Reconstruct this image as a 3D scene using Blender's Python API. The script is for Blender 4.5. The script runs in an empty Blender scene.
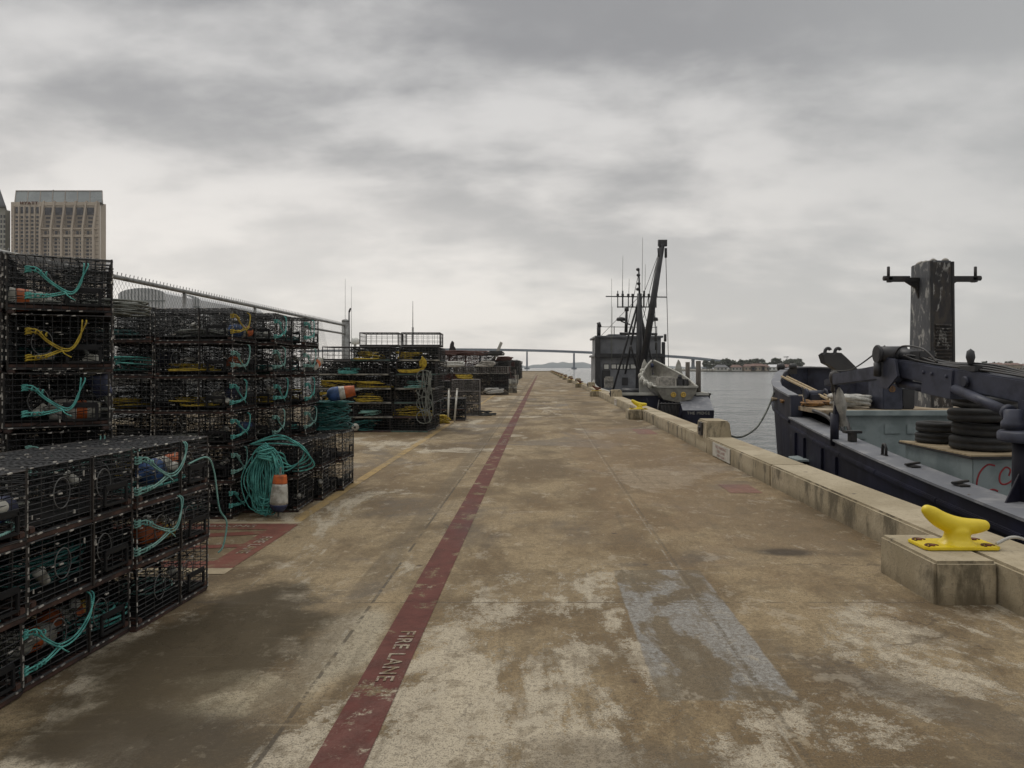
import bpy, bmesh, math, random
from mathutils import Vector, Matrix, noise as mnoise
random.seed(11)
R = math.radians
scene = bpy.context.scene
col = scene.collection
V = Vector

# ---------------------------------------------------------------- mesh builder
class MB:
    def __init__(self):
        self.v = []; self.f = []; self.m = []; self.s = []; self.mi = 0; self.sm = False
    def face(self, idx):
        self.f.append(idx); self.m.append(self.mi); self.s.append(self.sm)
    def quad(self, *pts):
        b = len(self.v); self.v += [tuple(p) for p in pts]; self.face(list(range(b, b+len(pts))))
    def hexa(self, p):     # 8 points, bottom loop then top loop
        b = len(self.v); self.v += [tuple(q) for q in p]
        for q in ((3,2,1,0),(4,5,6,7),(0,1,5,4),(1,2,6,5),(2,3,7,6),(3,0,4,7)):
            self.face([b+i for i in q])
    def box(self, x0, x1, y0, y1, z0, z1):
        self.hexa([(x0,y0,z0),(x1,y0,z0),(x1,y1,z0),(x0,y1,z0),(x0,y0,z1),(x1,y0,z1),(x1,y1,z1),(x0,y1,z1)])
    def beam(self, p0, p1, w, h, up=(0,0,1), w1=None, h1=None):
        p0 = V(p0); p1 = V(p1); d = (p1-p0).normalized(); u = V(up)
        s = d.cross(u)
        if s.length < 1e-4: s = d.cross(V((0,1,0)))
        s.normalize(); u = s.cross(d)
        w1 = w if w1 is None else w1; h1 = h if h1 is None else h1
        a = [p0-s*w/2-u*h/2, p0+s*w/2-u*h/2, p0+s*w/2+u*h/2, p0-s*w/2+u*h/2]
        b = [p1-s*w1/2-u*h1/2, p1+s*w1/2-u*h1/2, p1+s*w1/2+u*h1/2, p1-s*w1/2+u*h1/2]
        self.hexa(a+b)
    def wire(self, p0, p1, r):
        p0 = V(p0); p1 = V(p1); d = (p1-p0)
        if d.length < 1e-6: return
        d.normalize()
        s = d.cross(V((0,0,1)) if abs(d.z) < .9 else V((1,0,0))).normalized(); u = s.cross(d)
        b = len(self.v)
        for p in (p0, p1):
            for q in (s, u, -s, -u): self.v.append(tuple(p+q*r))
        for i in range(4): self.face([b+i, b+(i+1)%4, b+4+(i+1)%4, b+4+i])
    def cyl(self, p0, p1, r0, r1=None, n=14, caps=True):
        r1 = r0 if r1 is None else r1
        self.tube([p0, p1], [r0, r1], n, caps, False)
    def tube(self, pts, r, n=6, caps=True, smooth=True, closed=False):
        pts = [V(p) for p in pts]; k = len(pts)
        rr = r if isinstance(r, (list, tuple)) else [r]*k
        b = len(self.v); prev = None
        for i, p in enumerate(pts):
            if closed: d = pts[(i+1)%k]-pts[i-1]
            else: d = pts[min(i+1,k-1)]-pts[max(i-1,0)]
            if d.length < 1e-7: d = V((0,0,1))
            d.normalize()
            if prev is None: s = d.cross(V((0,0,1)) if abs(d.z) < .9 else V((1,0,0)))
            else: s = prev - d*prev.dot(d)
            if s.length < 1e-6: s = d.orthogonal()
            s.normalize(); prev = s; u = d.cross(s)
            for j in range(n):
                a = 2*math.pi*j/n
                self.v.append(tuple(p+(s*math.cos(a)+u*math.sin(a))*rr[i]))
        osm = self.sm; self.sm = True
        for i in range(k if closed else k-1):
            i2 = (i+1) % k
            for j in range(n):
                self.face([b+i*n+j, b+i*n+(j+1)%n, b+i2*n+(j+1)%n, b+i2*n+j])
        self.sm = False
        if caps and not closed:
            self.face([b+j for j in range(n)][::-1]); self.face([b+(k-1)*n+j for j in range(n)])
        self.sm = osm
    def lathe(self, prof, n=16, o=(0,0,0), ax=(0,0,1), smooth=True):
        o = V(o); a = V(ax).normalized()
        s = a.cross(V((0,0,1)) if abs(a.z) < .9 else V((1,0,0))).normalized(); u = a.cross(s)
        b = len(self.v)
        for (r, h) in prof:
            for j in range(n):
                t = 2*math.pi*j/n
                self.v.append(tuple(o+a*h+(s*math.cos(t)+u*math.sin(t))*max(r,1e-4)))
        osm = self.sm; self.sm = smooth
        for i in range(len(prof)-1):
            for j in range(n):
                self.face([b+i*n+j, b+i*n+(j+1)%n, b+(i+1)*n+(j+1)%n, b+(i+1)*n+j])
        self.sm = False
        if prof[0][0] > 1e-3: self.face([b+j for j in range(n)][::-1])
        if prof[-1][0] > 1e-3: self.face([b+(len(prof)-1)*n+j for j in range(n)])
        self.sm = osm
    def prism(self, poly, z0, z1, ax='z', fn=None):
        k = len(poly); b = len(self.v)
        fn = fn or {'z': lambda a, c, h: (a, c, h), 'x': lambda a, c, h: (h, a, c), 'y': lambda a, c, h: (a, h, c)}[ax]
        self.v += [fn(p[0], p[1], z0) for p in poly] + [fn(p[0], p[1], z1) for p in poly]
        self.face([b+i for i in range(k)][::-1]); self.face([b+k+i for i in range(k)])
        for i in range(k): self.face([b+i, b+(i+1)%k, b+k+(i+1)%k, b+k+i])
    def grid(self, rows, smooth=False, closed=False):
        b = len(self.v); n = len(rows[0])
        for r in rows: self.v += [tuple(p) for p in r]
        osm = self.sm; self.sm = smooth
        for i in range(len(rows)-1):
            for j in range(n if closed else n-1):
                j2 = (j+1) % n
                self.face([b+i*n+j, b+i*n+j2, b+(i+1)*n+j2, b+(i+1)*n+j])
        self.sm = osm
    def ball(self, c, r, n=10, m=6, sz=1.0):
        self.lathe([(r*math.sin(math.pi*i/m), -r*sz*math.cos(math.pi*i/m)) for i in range(m+1)], n, c)
    def mesh(self, name, mats, bevel=0.0):
        me = bpy.data.meshes.new(name)
        me.from_pydata(self.v, [], self.f)
        mats = mats if isinstance(mats, (list, tuple)) else [mats]
        for mm in mats: me.materials.append(mm)
        me.polygons.foreach_set('material_index', self.m)
        me.polygons.foreach_set('use_smooth', self.s)
        bm = bmesh.new(); bm.from_mesh(me)
        bmesh.ops.recalc_face_normals(bm, faces=bm.faces)
        if bevel:
            es = [e for e in bm.edges if len(e.link_faces) == 2 and e.calc_face_angle(0) > .5]
            try: bmesh.ops.bevel(bm, geom=es, offset=bevel, segments=2, affect='EDGES', clamp_overlap=True)
            except Exception: pass
        bm.to_mesh(me); bm.free(); me.update()
        return me
    def build(self, name, mats, parent=None, bevel=0.0, loc=None):
        o = bpy.data.objects.new(name, self.mesh(name, mats, bevel)); col.objects.link(o)
        if parent is not None: o.parent = parent
        if loc is not None: o.location = loc
        return o

def catmull(pts, n=6, closed=False):
    pts = [V(p) for p in pts]; out = []; k = len(pts)
    for i in range(k if closed else k-1):
        if closed: a, b, c, d = pts[i-1], pts[i], pts[(i+1)%k], pts[(i+2)%k]
        else: a, b, c, d = pts[max(i-1,0)], pts[i], pts[i+1], pts[min(i+2,k-1)]
        for j in range(n):
            t = j/n
            out.append(.5*((2*b)+(c-a)*t+(2*a-5*b+4*c-d)*t*t+(3*b-a-3*c+d)*t**3))
    if not closed: out.append(pts[-1])
    return out

def tag(o, label=None, cat=None, group=None, kind=None):
    if label: o['label'] = label
    if cat: o['category'] = cat
    if group: o['group'] = group
    if kind: o['kind'] = kind
    return o
def empty(name, loc=(0,0,0), rz=0, label=None, cat=None, group=None):
    o = bpy.data.objects.new(name, None); col.objects.link(o)
    o.location = loc; o.rotation_euler = (0, 0, rz)
    return tag(o, label, cat, group)
CH = {}
def inst(me, name, parent, loc=None, rot=None):
    o = bpy.data.objects.new(name, me); col.objects.link(o); o.parent = parent
    if loc is not None: o.location = loc
    if rot is not None: o.rotation_euler = rot
    return o
def text_mesh(txt, size, depth=0.0, align='CENTER', bold=0.0, space=1.0):
    cu = bpy.data.curves.new('lettering', 'FONT'); cu.body = txt; cu.size = size
    cu.extrude = depth; cu.align_x = align; cu.align_y = 'CENTER'; cu.offset = bold; cu.space_character = space
    o = bpy.data.objects.new('lettering', cu); col.objects.link(o)
    dg = bpy.context.evaluated_depsgraph_get()
    me = bpy.data.meshes.new_from_object(o.evaluated_get(dg), depsgraph=dg)
    bpy.data.objects.remove(o); bpy.data.curves.remove(cu)
    return me

# ---------------------------------------------------------------- materials
class NT:
    def __init__(self, nt): self.nt = nt
    def n(self, t, **kw):
        x = self.nt.nodes.new(t)
        for k, v in kw.items(): setattr(x, k, v)
        return x
    def l(self, a, b): self.nt.links.new(a, b)
    def put(self, sock, v):
        if hasattr(v, 'is_output'): self.l(v, sock)
        elif v is not None:
            if sock.type == 'RGBA' and len(v) == 3: v = (*v, 1)
            sock.default_value = v
    def coord(self, kind='Object'): return self.n('ShaderNodeTexCoord').outputs[kind]
    def map(self, vec, scale=(1,1,1), loc=(0,0,0), rot=(0,0,0)):
        m = self.n('ShaderNodeMapping'); self.put(m.inputs['Vector'], vec)
        m.inputs['Scale'].default_value = scale; m.inputs['Location'].default_value = loc; m.inputs['Rotation'].default_value = rot
        return m.outputs[0]
    def noise(self, vec, scale, detail=4, rough=.55, dist=0.0):
        m = self.n('ShaderNodeTexNoise'); self.put(m.inputs['Vector'], vec)
        m.inputs['Scale'].default_value = scale; m.inputs['Detail'].default_value = detail
        m.inputs['Roughness'].default_value = rough; m.inputs['Distortion'].default_value = dist
        return m.outputs['Fac']
    def math(self, op, a, b=None, c=None, clamp=False):
        m = self.n('ShaderNodeMath', operation=op, use_clamp=clamp)
        self.put(m.inputs[0], a); self.put(m.inputs[1], b)
        if c is not None: self.put(m.inputs[2], c)
        return m.outputs[0]
    def mix(self, fac, a, b, blend='MIX'):
        m = self.n('ShaderNodeMix', data_type='RGBA', blend_type=blend)
        self.put(m.inputs['Factor'], fac); self.put(m.inputs[6], a); self.put(m.inputs[7], b)
        return m.outputs[2]
    def step(self, v, lo, hi, a=0.0, b=1.0):
        m = self.n('ShaderNodeMapRange', interpolation_type='SMOOTHSTEP'); self.put(m.inputs[0], v)
        m.inputs[1].default_value = lo; m.inputs[2].default_value = hi; m.inputs[3].default_value = a; m.inputs[4].default_value = b
        return m.outputs[0]
    def sep(self, vec):
        m = self.n('ShaderNodeSeparateXYZ'); self.put(m.inputs[0], vec); return m.outputs
    def comb(self, x, y, z):
        m = self.n('ShaderNodeCombineXYZ'); self.put(m.inputs[0], x); self.put(m.inputs[1], y); self.put(m.inputs[2], z); return m.outputs[0]
    def bump(self, h, strength=.3, dist=.02):
        m = self.n('ShaderNodeBump'); self.put(m.inputs['Height'], h)
        m.inputs['Strength'].default_value = strength; m.inputs['Distance'].default_value = dist
        return m.outputs[0]
def newmat(name):
    m = bpy.data.materials.new(name); m.use_nodes = True
    t = NT(m.node_tree); return m, t, m.node_tree.nodes['Principled BSDF']
def mat(name, c, c2=None, rough=.6, metal=0.0, scale=6.0, lo=.42, hi=.62, bump=0.0, bscale=None, stretch=(1,1,1), rust=None, rustamt=.62, spec=.5):
    m, t, p = newmat(name)
    co = t.map(t.coord(), stretch)
    nz = t.noise(co, scale, 6, .6)
    cc = t.mix(t.step(nz, lo, hi), c, c2 if c2 else tuple(x*.7 for x in c))
    if rust:
        cc = t.mix(t.step(t.noise(co, scale*.7+1.3, 8, .68, .6), rustamt, rustamt+.07), cc, rust)
    t.put(p.inputs['Base Color'], cc)
    t.put(p.inputs['Roughness'], t.step(nz, .3, .7, rough-.08, min(1, rough+.1)))
    p.inputs['Metallic'].default_value = metal
    p.inputs['Specular IOR Level'].default_value = spec
    if bump: t.put(p.inputs['Normal'], t.bump(t.noise(co, bscale or scale*4, 5, .6), bump, .01))
    return m

M = {}
M['wire'] = mat('black_coated_wire_glints', (.010,.010,.011), (.035,.034,.033), .45, scale=14, lo=.5, hi=.7)  # paler noise tone paints greyish glints onto the black wire
M['wire_old'] = mat('weathered_wire', (.022,.022,.022), (.06,.055,.05), .6, scale=12)
M['frame'] = mat('trap_frame_rod', (.012,.012,.012), (.028,.022,.018), .5, scale=7)
M['runner'] = mat('trap_runner_wood', (.06,.027,.018), (.022,.012,.010), .75, scale=8, bump=.3)
M['clip'] = mat('pale_clip', (.42,.40,.36), (.12,.11,.10), .6, scale=22)
M['jar'] = mat('bait_jar_plastic', (.42,.41,.36), (.2,.19,.16), .5, scale=14)
M['net'] = mat('trap_netting', (.008,.009,.009), (.016,.018,.017), .9, scale=14, spec=.15)
M['tray'] = mat('bait_tray', (.006,.006,.006), (.010,.009,.008), .95, scale=9, spec=.1)
M['port'] = mat('escape_port_plastic', (.009,.009,.010), (.016,.016,.016), .65, spec=.25)
M['ring'] = mat('grey_plastic_hoop', (.12,.12,.115), (.06,.06,.06), .5)
def ropemat(name, c, c2):
    m, t, p = newmat(name)
    co = t.coord()
    nz = t.noise(co, 11, 8, .7)
    w = t.n('ShaderNodeTexWave', wave_type='BANDS', bands_direction='DIAGONAL'); t.put(w.inputs['Vector'], co); w.inputs['Scale'].default_value = 45
    cc = t.mix(t.step(nz, .35, .65), c, c2)
    t.put(p.inputs['Base Color'], cc); p.inputs['Roughness'].default_value = .75
    t.put(p.inputs['Normal'], t.bump(w.outputs['Fac'], .6, .004))
    return m
M['teal'] = ropemat('teal_rope', (.12,.43,.38), (.04,.20,.18))
M['teal_pale'] = ropemat('pale_teal_rope', (.24,.42,.37), (.10,.25,.22))
M['teal_dark'] = ropemat('dark_teal_rope', (.018,.13,.12), (.01,.06,.055))
M['yellow_rope'] = ropemat('yellow_rope', (.50,.36,.03), (.22,.15,.015))
M['white_rope'] = ropemat('white_hawser', (.55,.54,.5), (.33,.32,.29))
M['grey_rope'] = ropemat('grey_rope', (.22,.23,.20), (.10,.105,.09))
M['redrope'] = ropemat('rusty_red_rope', (.11,.045,.035), (.05,.025,.02))
M['black_rope'] = ropemat('dark_line', (.03,.03,.03), (.05,.05,.045))
M['b_white'] = mat('buoy_white', (.46,.45,.40), (.24,.23,.19), .65, scale=9, rust=(.14,.13,.09), rustamt=.62, bump=.15)
M['b_orange'] = mat('buoy_orange', (.50,.11,.02), (.28,.07,.02), .65, scale=9, rust=(.12,.06,.03), rustamt=.63, bump=.15)
M['b_blue'] = mat('buoy_blue', (.03,.08,.23), (.02,.05,.12), .65, scale=9, rust=(.10,.13,.18), rustamt=.63, bump=.15)
M['b_navy'] = mat('buoy_navy', (.02,.03,.08), (.012,.015,.04), .55, scale=9)
M['b_yellow'] = mat('buoy_yellow', (.55,.36,.06), (.4,.25,.05), .55, scale=9)
M['galv'] = mat('galvanised_steel', (.26,.26,.25), (.17,.165,.155), .55, .4, scale=10)
M['cleat'] = mat('yellow_cleat_paint', (.66,.50,.015), (.58,.43,.012), .38, scale=5, lo=.45, hi=.75, bump=.12, bscale=40, rust=(.22,.11,.03), rustamt=.635)
M['rust'] = mat('rusted_bolt', (.13,.04,.016), (.05,.02,.012), .8, scale=40)
M['navy'] = mat('navy_hull_paint', (.011,.012,.028), (.006,.006,.014), .5, scale=1.3, stretch=(1,1,.5), bump=.25, bscale=5, rust=(.075,.075,.095), rustamt=.64, spec=.3)
M['deckblue'] = mat('worn_blue_steel', (.15,.155,.17), (.25,.25,.255), .6, scale=3.5, lo=.45, hi=.7, bump=.2, rust=(.07,.035,.02), rustamt=.66, spec=.3)
M['crane'] = mat('slate_blue_paint', (.040,.044,.066), (.022,.024,.036), .5, scale=4, lo=.4, hi=.66, bump=.12, rust=(.075,.034,.02), rustamt=.69, spec=.35)
M['black'] = mat('black_steel', (.012,.012,.013), (.03,.025,.022), .5, scale=8)
M['bulkhead'] = mat('pale_grey_green_paint', (.25,.29,.29), (.18,.215,.215), .55, scale=2.2, bump=.1, rust=(.14,.075,.035), rustamt=.665, spec=.3)
M['foredeck'] = mat('stained_foredeck', (.33,.27,.185), (.2,.155,.10), .8, scale=3, bump=.3, rust=(.17,.07,.025), rustamt=.58)
M['plywood'] = mat('plywood_sheet', (.42,.33,.2), (.3,.23,.14), .75, scale=4, stretch=(1,5,1))
M['tyre'] = mat('tyre_rubber', (.012,.012,.012), (.028,.026,.024), .75, scale=7, bump=.3)
M['graffiti'] = mat('red_spray_paint', (.30,.02,.025), (.2,.015,.02), .55, scale=20)
M['chrome'] = mat('cylinder_rod', (.5,.5,.48), (.3,.28,.25), .3, .8, scale=9)
M['rustdeck'] = mat('rusty_gear', (.24,.125,.04), (.07,.04,.025), .85, scale=12, bump=.4)
M['canvas'] = mat('grey_canvas', (.33,.31,.27), (.2,.19,.17), .85, scale=6, bump=.3)
M['bwhite'] = mat('off_white_boat_paint', (.38,.37,.33), (.28,.27,.23), .6, scale=2, rust=(.2,.12,.06), rustamt=.68)
M['bgrey'] = mat('grey_boat_paint', (.17,.175,.185), (.12,.125,.135), .55, scale=1.2)
M['bdark'] = mat('dark_boat_paint', (.028,.028,.03), (.018,.018,.02), .5, scale=1.5)
M['alu'] = mat('skiff_aluminium', (.19,.18,.15), (.13,.12,.10), .5, .25, scale=3, rust=(.2,.13,.06), rustamt=.66)
M['white_and_sky'] = mat('white_paint_sky_pane', (.6,.6,.56), (.5,.5,.46), .3)  # plain white paint; on wheelhouse panes, sky brightness put into the colour
M['glass'] = mat('dark_window_glass', (.02,.025,.03), (.03,.035,.04), .1)
M['hotel'] = mat('hotel_stone', (.45,.385,.31), (.40,.34,.275), .8, scale=.05)
M['hotel_d'] = mat('hotel_recess', (.26,.22,.18), (.22,.185,.15), .8, scale=.05)
M['hotel_g'] = mat('hotel_crown_glass', (.17,.19,.185), (.13,.145,.145), .25, scale=.06)
M['win'] = mat('hotel_window_glass', (.018,.018,.024), (.05,.05,.06), .2, scale=.3)
M['tower_roof'] = mat('slate_tower_roof', (.10,.10,.105), (.08,.08,.085), .6, scale=.1)
M['tower_wall'] = mat('pale_tower_wall', (.33,.33,.28), (.29,.28,.24), .8, scale=.06)
M['sail'] = mat('white_roof_membrane', (.58,.58,.58), (.5,.5,.5), .7, scale=.06)
M['bridge'] = mat('bridge_blue_grey', (.11,.135,.165), (.09,.11,.14), .7, scale=.01)
M['leaf'] = mat('hazed_shore_foliage', (.05,.062,.04), (.085,.092,.06), .8, scale=.35)  # leaf tone lightened to put distance haze into the colour
M['bark'] = mat('tree_bark', (.07,.055,.04), None, .9)
M['hill'] = mat('hazy_hill', (.10,.12,.13), (.12,.14,.14), 1, scale=.002)
M['roof_red'] = mat('terracotta_roof', (.15,.085,.065), (.11,.07,.055), .8, scale=.2)
M['stucco'] = mat('cream_stucco', (.30,.245,.18), (.26,.21,.155), .8, scale=.2)
M['land'] = mat('shore_soil', (.12,.11,.085), (.09,.085,.065), .9, scale=.05)
M['redmesh'] = mat('reddish_wire', (.10,.028,.022), (.05,.018,.015), .7, scale=5)
M['palemesh'] = mat('pale_weathered_mesh', (.20,.18,.165), (.12,.11,.10), .7, scale=6)
M['tealboard'] = mat('green_slat', (.06,.11,.09), (.03,.05,.042), .7, scale=5)
M['whiteboard'] = mat('white_slat', (.27,.26,.22), (.10,.095,.08), .7, scale=5)
M['pvc'] = mat('white_pipe', (.55,.53,.47), (.4,.38,.33), .5)
M['signwhite'] = mat('weathered_white_sign', (.46,.44,.39), (.38,.36,.31), .6, scale=5)
M['sign_ink'] = mat('faded_red_ink', (.26,.13,.12), (.3,.2,.17), .7, scale=12)
M['wood'] = mat('grey_timber', (.11,.095,.08), (.07,.06,.05), .9, scale=4, stretch=(4,4,.5), bump=.4)

# concrete deck: one colour network, also showing through worn paint
def deck_net(t):
    co = t.coord(); x, y, z = t.sep(co)
    warp = t.noise(co, .9, 4, .6)
    big = t.noise(co, .16, 5, .6, .5)
    pat = t.noise(t.map(co, (1,.62,1)), .75, 9, .66, .35)
    pat2 = t.noise(t.map(co, (1,.5,1), (31,7,0)), .5, 10, .68, .5)
    fine = t.noise(co, 34, 6, .72)
    mid = t.noise(co, 5.5, 8, .7)
    gran = t.noise(co, 130, 3, .6)
    gr2 = t.noise(co, 62, 4, .7)
    c = t.mix(t.step(pat, .43, .58), (.104,.072,.037), (.275,.21,.122))
    c = t.mix(t.step(big, .36, .66), c, t.mix(t.step(pat, .4, .6), (.175,.118,.058), (.285,.212,.118)))
    # pale laitance patches with broken edges
    brk = t.math('ADD', pat2, t.math('MULTIPLY', t.math('SUBTRACT', fine, .5), .22))
    brk = t.math('ADD', brk, t.math('MULTIPLY', t.math('SUBTRACT', mid, .5), .16))
    pale = t.step(brk, .552, .59)
    c = t.mix(t.math('MULTIPLY', pale, .72), c, (.48,.425,.325))
    # dark damp stains
    dk = t.noise(t.map(co, (1,.8,1), (5,50,0)), .42, 7, .62, .6)
    c = t.mix(t.math('MULTIPLY', t.step(t.math('ADD', dk, t.math('MULTIPLY', t.math('SUBTRACT', mid, .5), .12)), .555, .625), .6), c, (.062,.046,.030))
    # bluish cement patch let into the slab
    rx = t.math('SUBTRACT', t.math('ABSOLUTE', t.math('SUBTRACT', x, .96)), .36); ry = t.math('SUBTRACT', t.math('ABSOLUTE', t.math('SUBTRACT', y, 4.85)), 1.18)
    rd = t.math('MAXIMUM', rx, ry); inn = t.step(t.math('ADD', rd, t.math('MULTIPLY', t.math('SUBTRACT', mid, .5), .05)), -.01, .01, 1, 0)
    pn = t.noise(t.map(co, (1.25,.62,1), (2,4.3,0)), 1.35, 9, .62, .4)
    pn = t.math('ADD', pn, t.step(y, 4.6, 3.7, 0, .07))
    blu = t.math('MULTIPLY', inn, t.step(t.math('ADD', pn, t.math('MULTIPLY', t.math('SUBTRACT', mid, .5), .15)), .49, .55, 1, 0))
    c = t.mix(t.math('MULTIPLY', inn, .75), c, (.125,.10,.066))
    c = t.mix(t.math('MULTIPLY', blu, t.step(fine, .3, .6, .95, .55)), c, (.27,.268,.255))
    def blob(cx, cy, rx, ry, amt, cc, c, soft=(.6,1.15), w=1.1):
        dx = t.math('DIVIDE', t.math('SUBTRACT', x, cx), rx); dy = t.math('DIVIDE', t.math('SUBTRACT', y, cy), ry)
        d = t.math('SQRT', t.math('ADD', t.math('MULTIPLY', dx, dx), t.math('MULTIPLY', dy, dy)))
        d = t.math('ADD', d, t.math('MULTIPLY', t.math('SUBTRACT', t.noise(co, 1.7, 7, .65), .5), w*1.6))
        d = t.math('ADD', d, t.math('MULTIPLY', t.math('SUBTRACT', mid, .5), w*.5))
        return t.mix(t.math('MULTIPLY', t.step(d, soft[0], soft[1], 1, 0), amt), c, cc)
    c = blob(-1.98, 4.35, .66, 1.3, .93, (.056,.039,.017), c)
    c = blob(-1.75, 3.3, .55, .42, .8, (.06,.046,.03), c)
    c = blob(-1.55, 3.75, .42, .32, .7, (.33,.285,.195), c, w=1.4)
    c = blob(2.28, 6.62, .3, .16, .9, (.035,.026,.018), c, (.5,1.3), .7)
    c = blob(2.75, 6.55, .25, .1, .7, (.06,.045,.03), c, (.4,1.2), .8)
    c = blob(-1.2, 4.45, .24, .75, .75, (.36,.32,.235), c, w=.8)
    c = blob(.35, 3.05, .5, .3, .6, (.11,.085,.056), c)
    c = blob(1.9, 14, 1.5, 8, .7, (.20,.132,.068), c)
    c = blob(2.3, 8, .8, 2.2, .6, (.18,.128,.072), c)
    # longitudinal groove beside the red line, joints and cracks
    wx = t.math('ADD', x, t.math('MULTIPLY', t.math('SUBTRACT', warp, .5), .05))
    def line(v, at, w, amt, cc, c, sock=None):
        d = t.math('ABSOLUTE', t.math('SUBTRACT', v, at))
        f = t.math('MULTIPLY', t.step(d, w*.5, w, 1, 0), amt)
        if sock is not None: f = t.math('MULTIPLY', f, sock)
        return t.mix(f, c, cc)
    c = line(wx, -1.34, .13, .5, (.11,.082,.05), c)
    c = line(x, -1.22, .016, .8, (.05,.04,.03), c, t.step(mid, .42, .5))
    c = line(x, -1.255, .014, .7, (.34,.31,.25), c, t.step(mid, .5, .6))
    c = line(x, 1.16, .018, .55, (.09,.07,.045), c, t.step(fine, .35, .5))
    c = line(x, 1.12, .012, .5, (.35,.32,.26), c, t.step(mid, .45, .55))
    ym = t.math('PINGPONG', t.math('ADD', y, .9), 3.05)
    c = line(ym, 0, .016, .6, (.08,.06,.04), c, t.step(mid, .4, .5))
    vo = t.n('ShaderNodeTexVoronoi', feature='DISTANCE_TO_EDGE')
    t.put(vo.inputs['Vector'], t.comb(t.math('ADD', x, t.math('MULTIPLY', t.noise(co, 2.5, 6, .7), .55)), t.math('ADD', y, t.math('MULTIPLY', t.noise(t.map(co, loc=(9,3,1)), 2.5, 6, .7), .55)), 0.0))
    vo.inputs['Scale'].default_value = .55
    crack = t.math('MULTIPLY', t.step(vo.outputs['Distance'], .0015, .006, 1, 0), t.step(t.noise(co, .5, 3), .52, .60))
    c = t.mix(t.math('MULTIPLY', crack, .6), c, (.055,.04,.028))
    # scrapes across the lane, aggregate speckle
    scr = t.noise(t.map(co, (.5,7,1)), 2.2, 7, .7)
    c = t.mix(t.math('MULTIPLY', t.step(scr, .58, .68), .35), c, (.34,.295,.215))
    scr2 = t.noise(t.map(co, (6,.25,1)), 1.6, 6, .65)
    c = t.mix(t.math('MULTIPLY', t.step(scr2, .56, .72), .40), c, (.085,.066,.042))
    spk = t.math('ADD', t.math('MULTIPLY', fine, .45), t.math('MULTIPLY', gran, .55))
    c = t.mix(t.math('MULTIPLY', t.step(spk, .49, .57), .62), c, (.062,.050,.035))
    c = t.mix(t.math('MULTIPLY', t.step(spk, .47, .38), .16), c, (.40,.35,.27))
    c = t.mix(t.math('MULTIPLY', t.step(gr2, .53, .62), t.math('MULTIPLY', t.step(t.noise(co, .8, 6, .65), .42, .62), .6)), c, (.055,.045,.032))
    bl2 = t.math('ADD', t.noise(t.map(co, (1,.7,1), (3,12,0)), 2.1, 10, .7, .3), t.math('MULTIPLY', t.math('SUBTRACT', fine, .5), .2))
    c = t.mix(t.math('MULTIPLY', t.step(bl2, .54, .60), .42), c, (.125,.095,.058))
    c = t.mix(t.math('MULTIPLY', t.step(bl2, .42, .37), .35), c, (.36,.315,.24))
    md2 = t.noise(t.map(co, (1,.8,1), (4,8,2)), 7.5, 9, .72, .2)
    c = t.mix(t.math('MULTIPLY', t.step(md2, .53, .60), .42), c, (.108,.079,.044))
    c = t.mix(t.math('MULTIPLY', t.step(md2, .42, .36), .36), c, (.39,.335,.24))
    spots = t.n('ShaderNodeTexVoronoi'); t.put(spots.inputs['Vector'], co); spots.inputs['Scale'].default_value = 1.5
    c = t.mix(t.math('MULTIPLY', t.step(t.math('ADD', spots.outputs['Distance'], t.math('MULTIPLY', mid, .06)), .05, .085, 1, 0), .7), c, (.05,.035,.025))
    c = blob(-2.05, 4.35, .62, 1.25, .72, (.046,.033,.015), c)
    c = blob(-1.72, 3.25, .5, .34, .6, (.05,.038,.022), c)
    c = blob(2.22, 6.6, .26, .13, .8, (.04,.03,.02), c, (.5,1.3), .7)
    h = t.math('ADD', t.math('MULTIPLY', fine, .6), t.math('MULTIPLY', pale, .5))
    h = t.math('SUBTRACT', h, t.math('MULTIPLY', crack, 1.0))
    return c, h, dict(co=co, x=x, y=y, fine=fine, mid=mid, pale=pale, dk=dk, pat=pat)
def deckmat(name, paint=None, lo=.5, hi=.6, amt=.9, scale=3.0, paint2=None, fade=None):
    m, t, p = newmat(name)
    c, h, d = deck_net(t)
    if paint:
        w = t.noise(d['co'], scale, 9, .7, .2)
        w = t.math('ADD', w, t.math('MULTIPLY', t.math('SUBTRACT', d['fine'], .5), .35))
        if fade: w = t.math('ADD', w, t.step(d['y'], fade[0], fade[1], 0, .16))
        pc = t.mix(t.step(d['mid'], .4, .65), paint, paint2 or tuple(q*.72 for q in paint))
        pc = t.mix(t.math('MULTIPLY', t.step(d['dk'], .5, .66), .45), pc, tuple(q*.4 for q in paint))
        c = t.mix(t.math('MULTIPLY', t.step(w, lo, hi, 1, 0), amt), c, pc)
    t.put(p.inputs['Base Color'], c)
    t.put(p.inputs['Roughness'], t.step(d['dk'], .5, .68, .88, .62))
    p.inputs['Specular IOR Level'].default_value = .3
    t.put(p.inputs['Normal'], t.bump(h, .45, .012))
    return m
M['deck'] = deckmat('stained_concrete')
M['redpaint'] = deckmat('worn_red_paint', (.105,.030,.025), .545, .63, .92)
M['redpaint_old'] = deckmat('older_red_paint', (.16,.045,.034), .54, .68, .85, paint2=(.12,.034,.026))
M['redplate'] = deckmat('faded_red_hatch', (.20,.095,.075), .54, .68, .8)
M['whitepaint'] = deckmat('worn_white_letter', (.42,.35,.31), .44, .54, .68, 9)
M['yellowpaint'] = deckmat('faded_yellow_line', (.38,.26,.10), .50, .64, .7)
M['creampaint'] = deckmat('faded_cream_line', (.40,.33,.22), .55, .7, .8)

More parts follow.
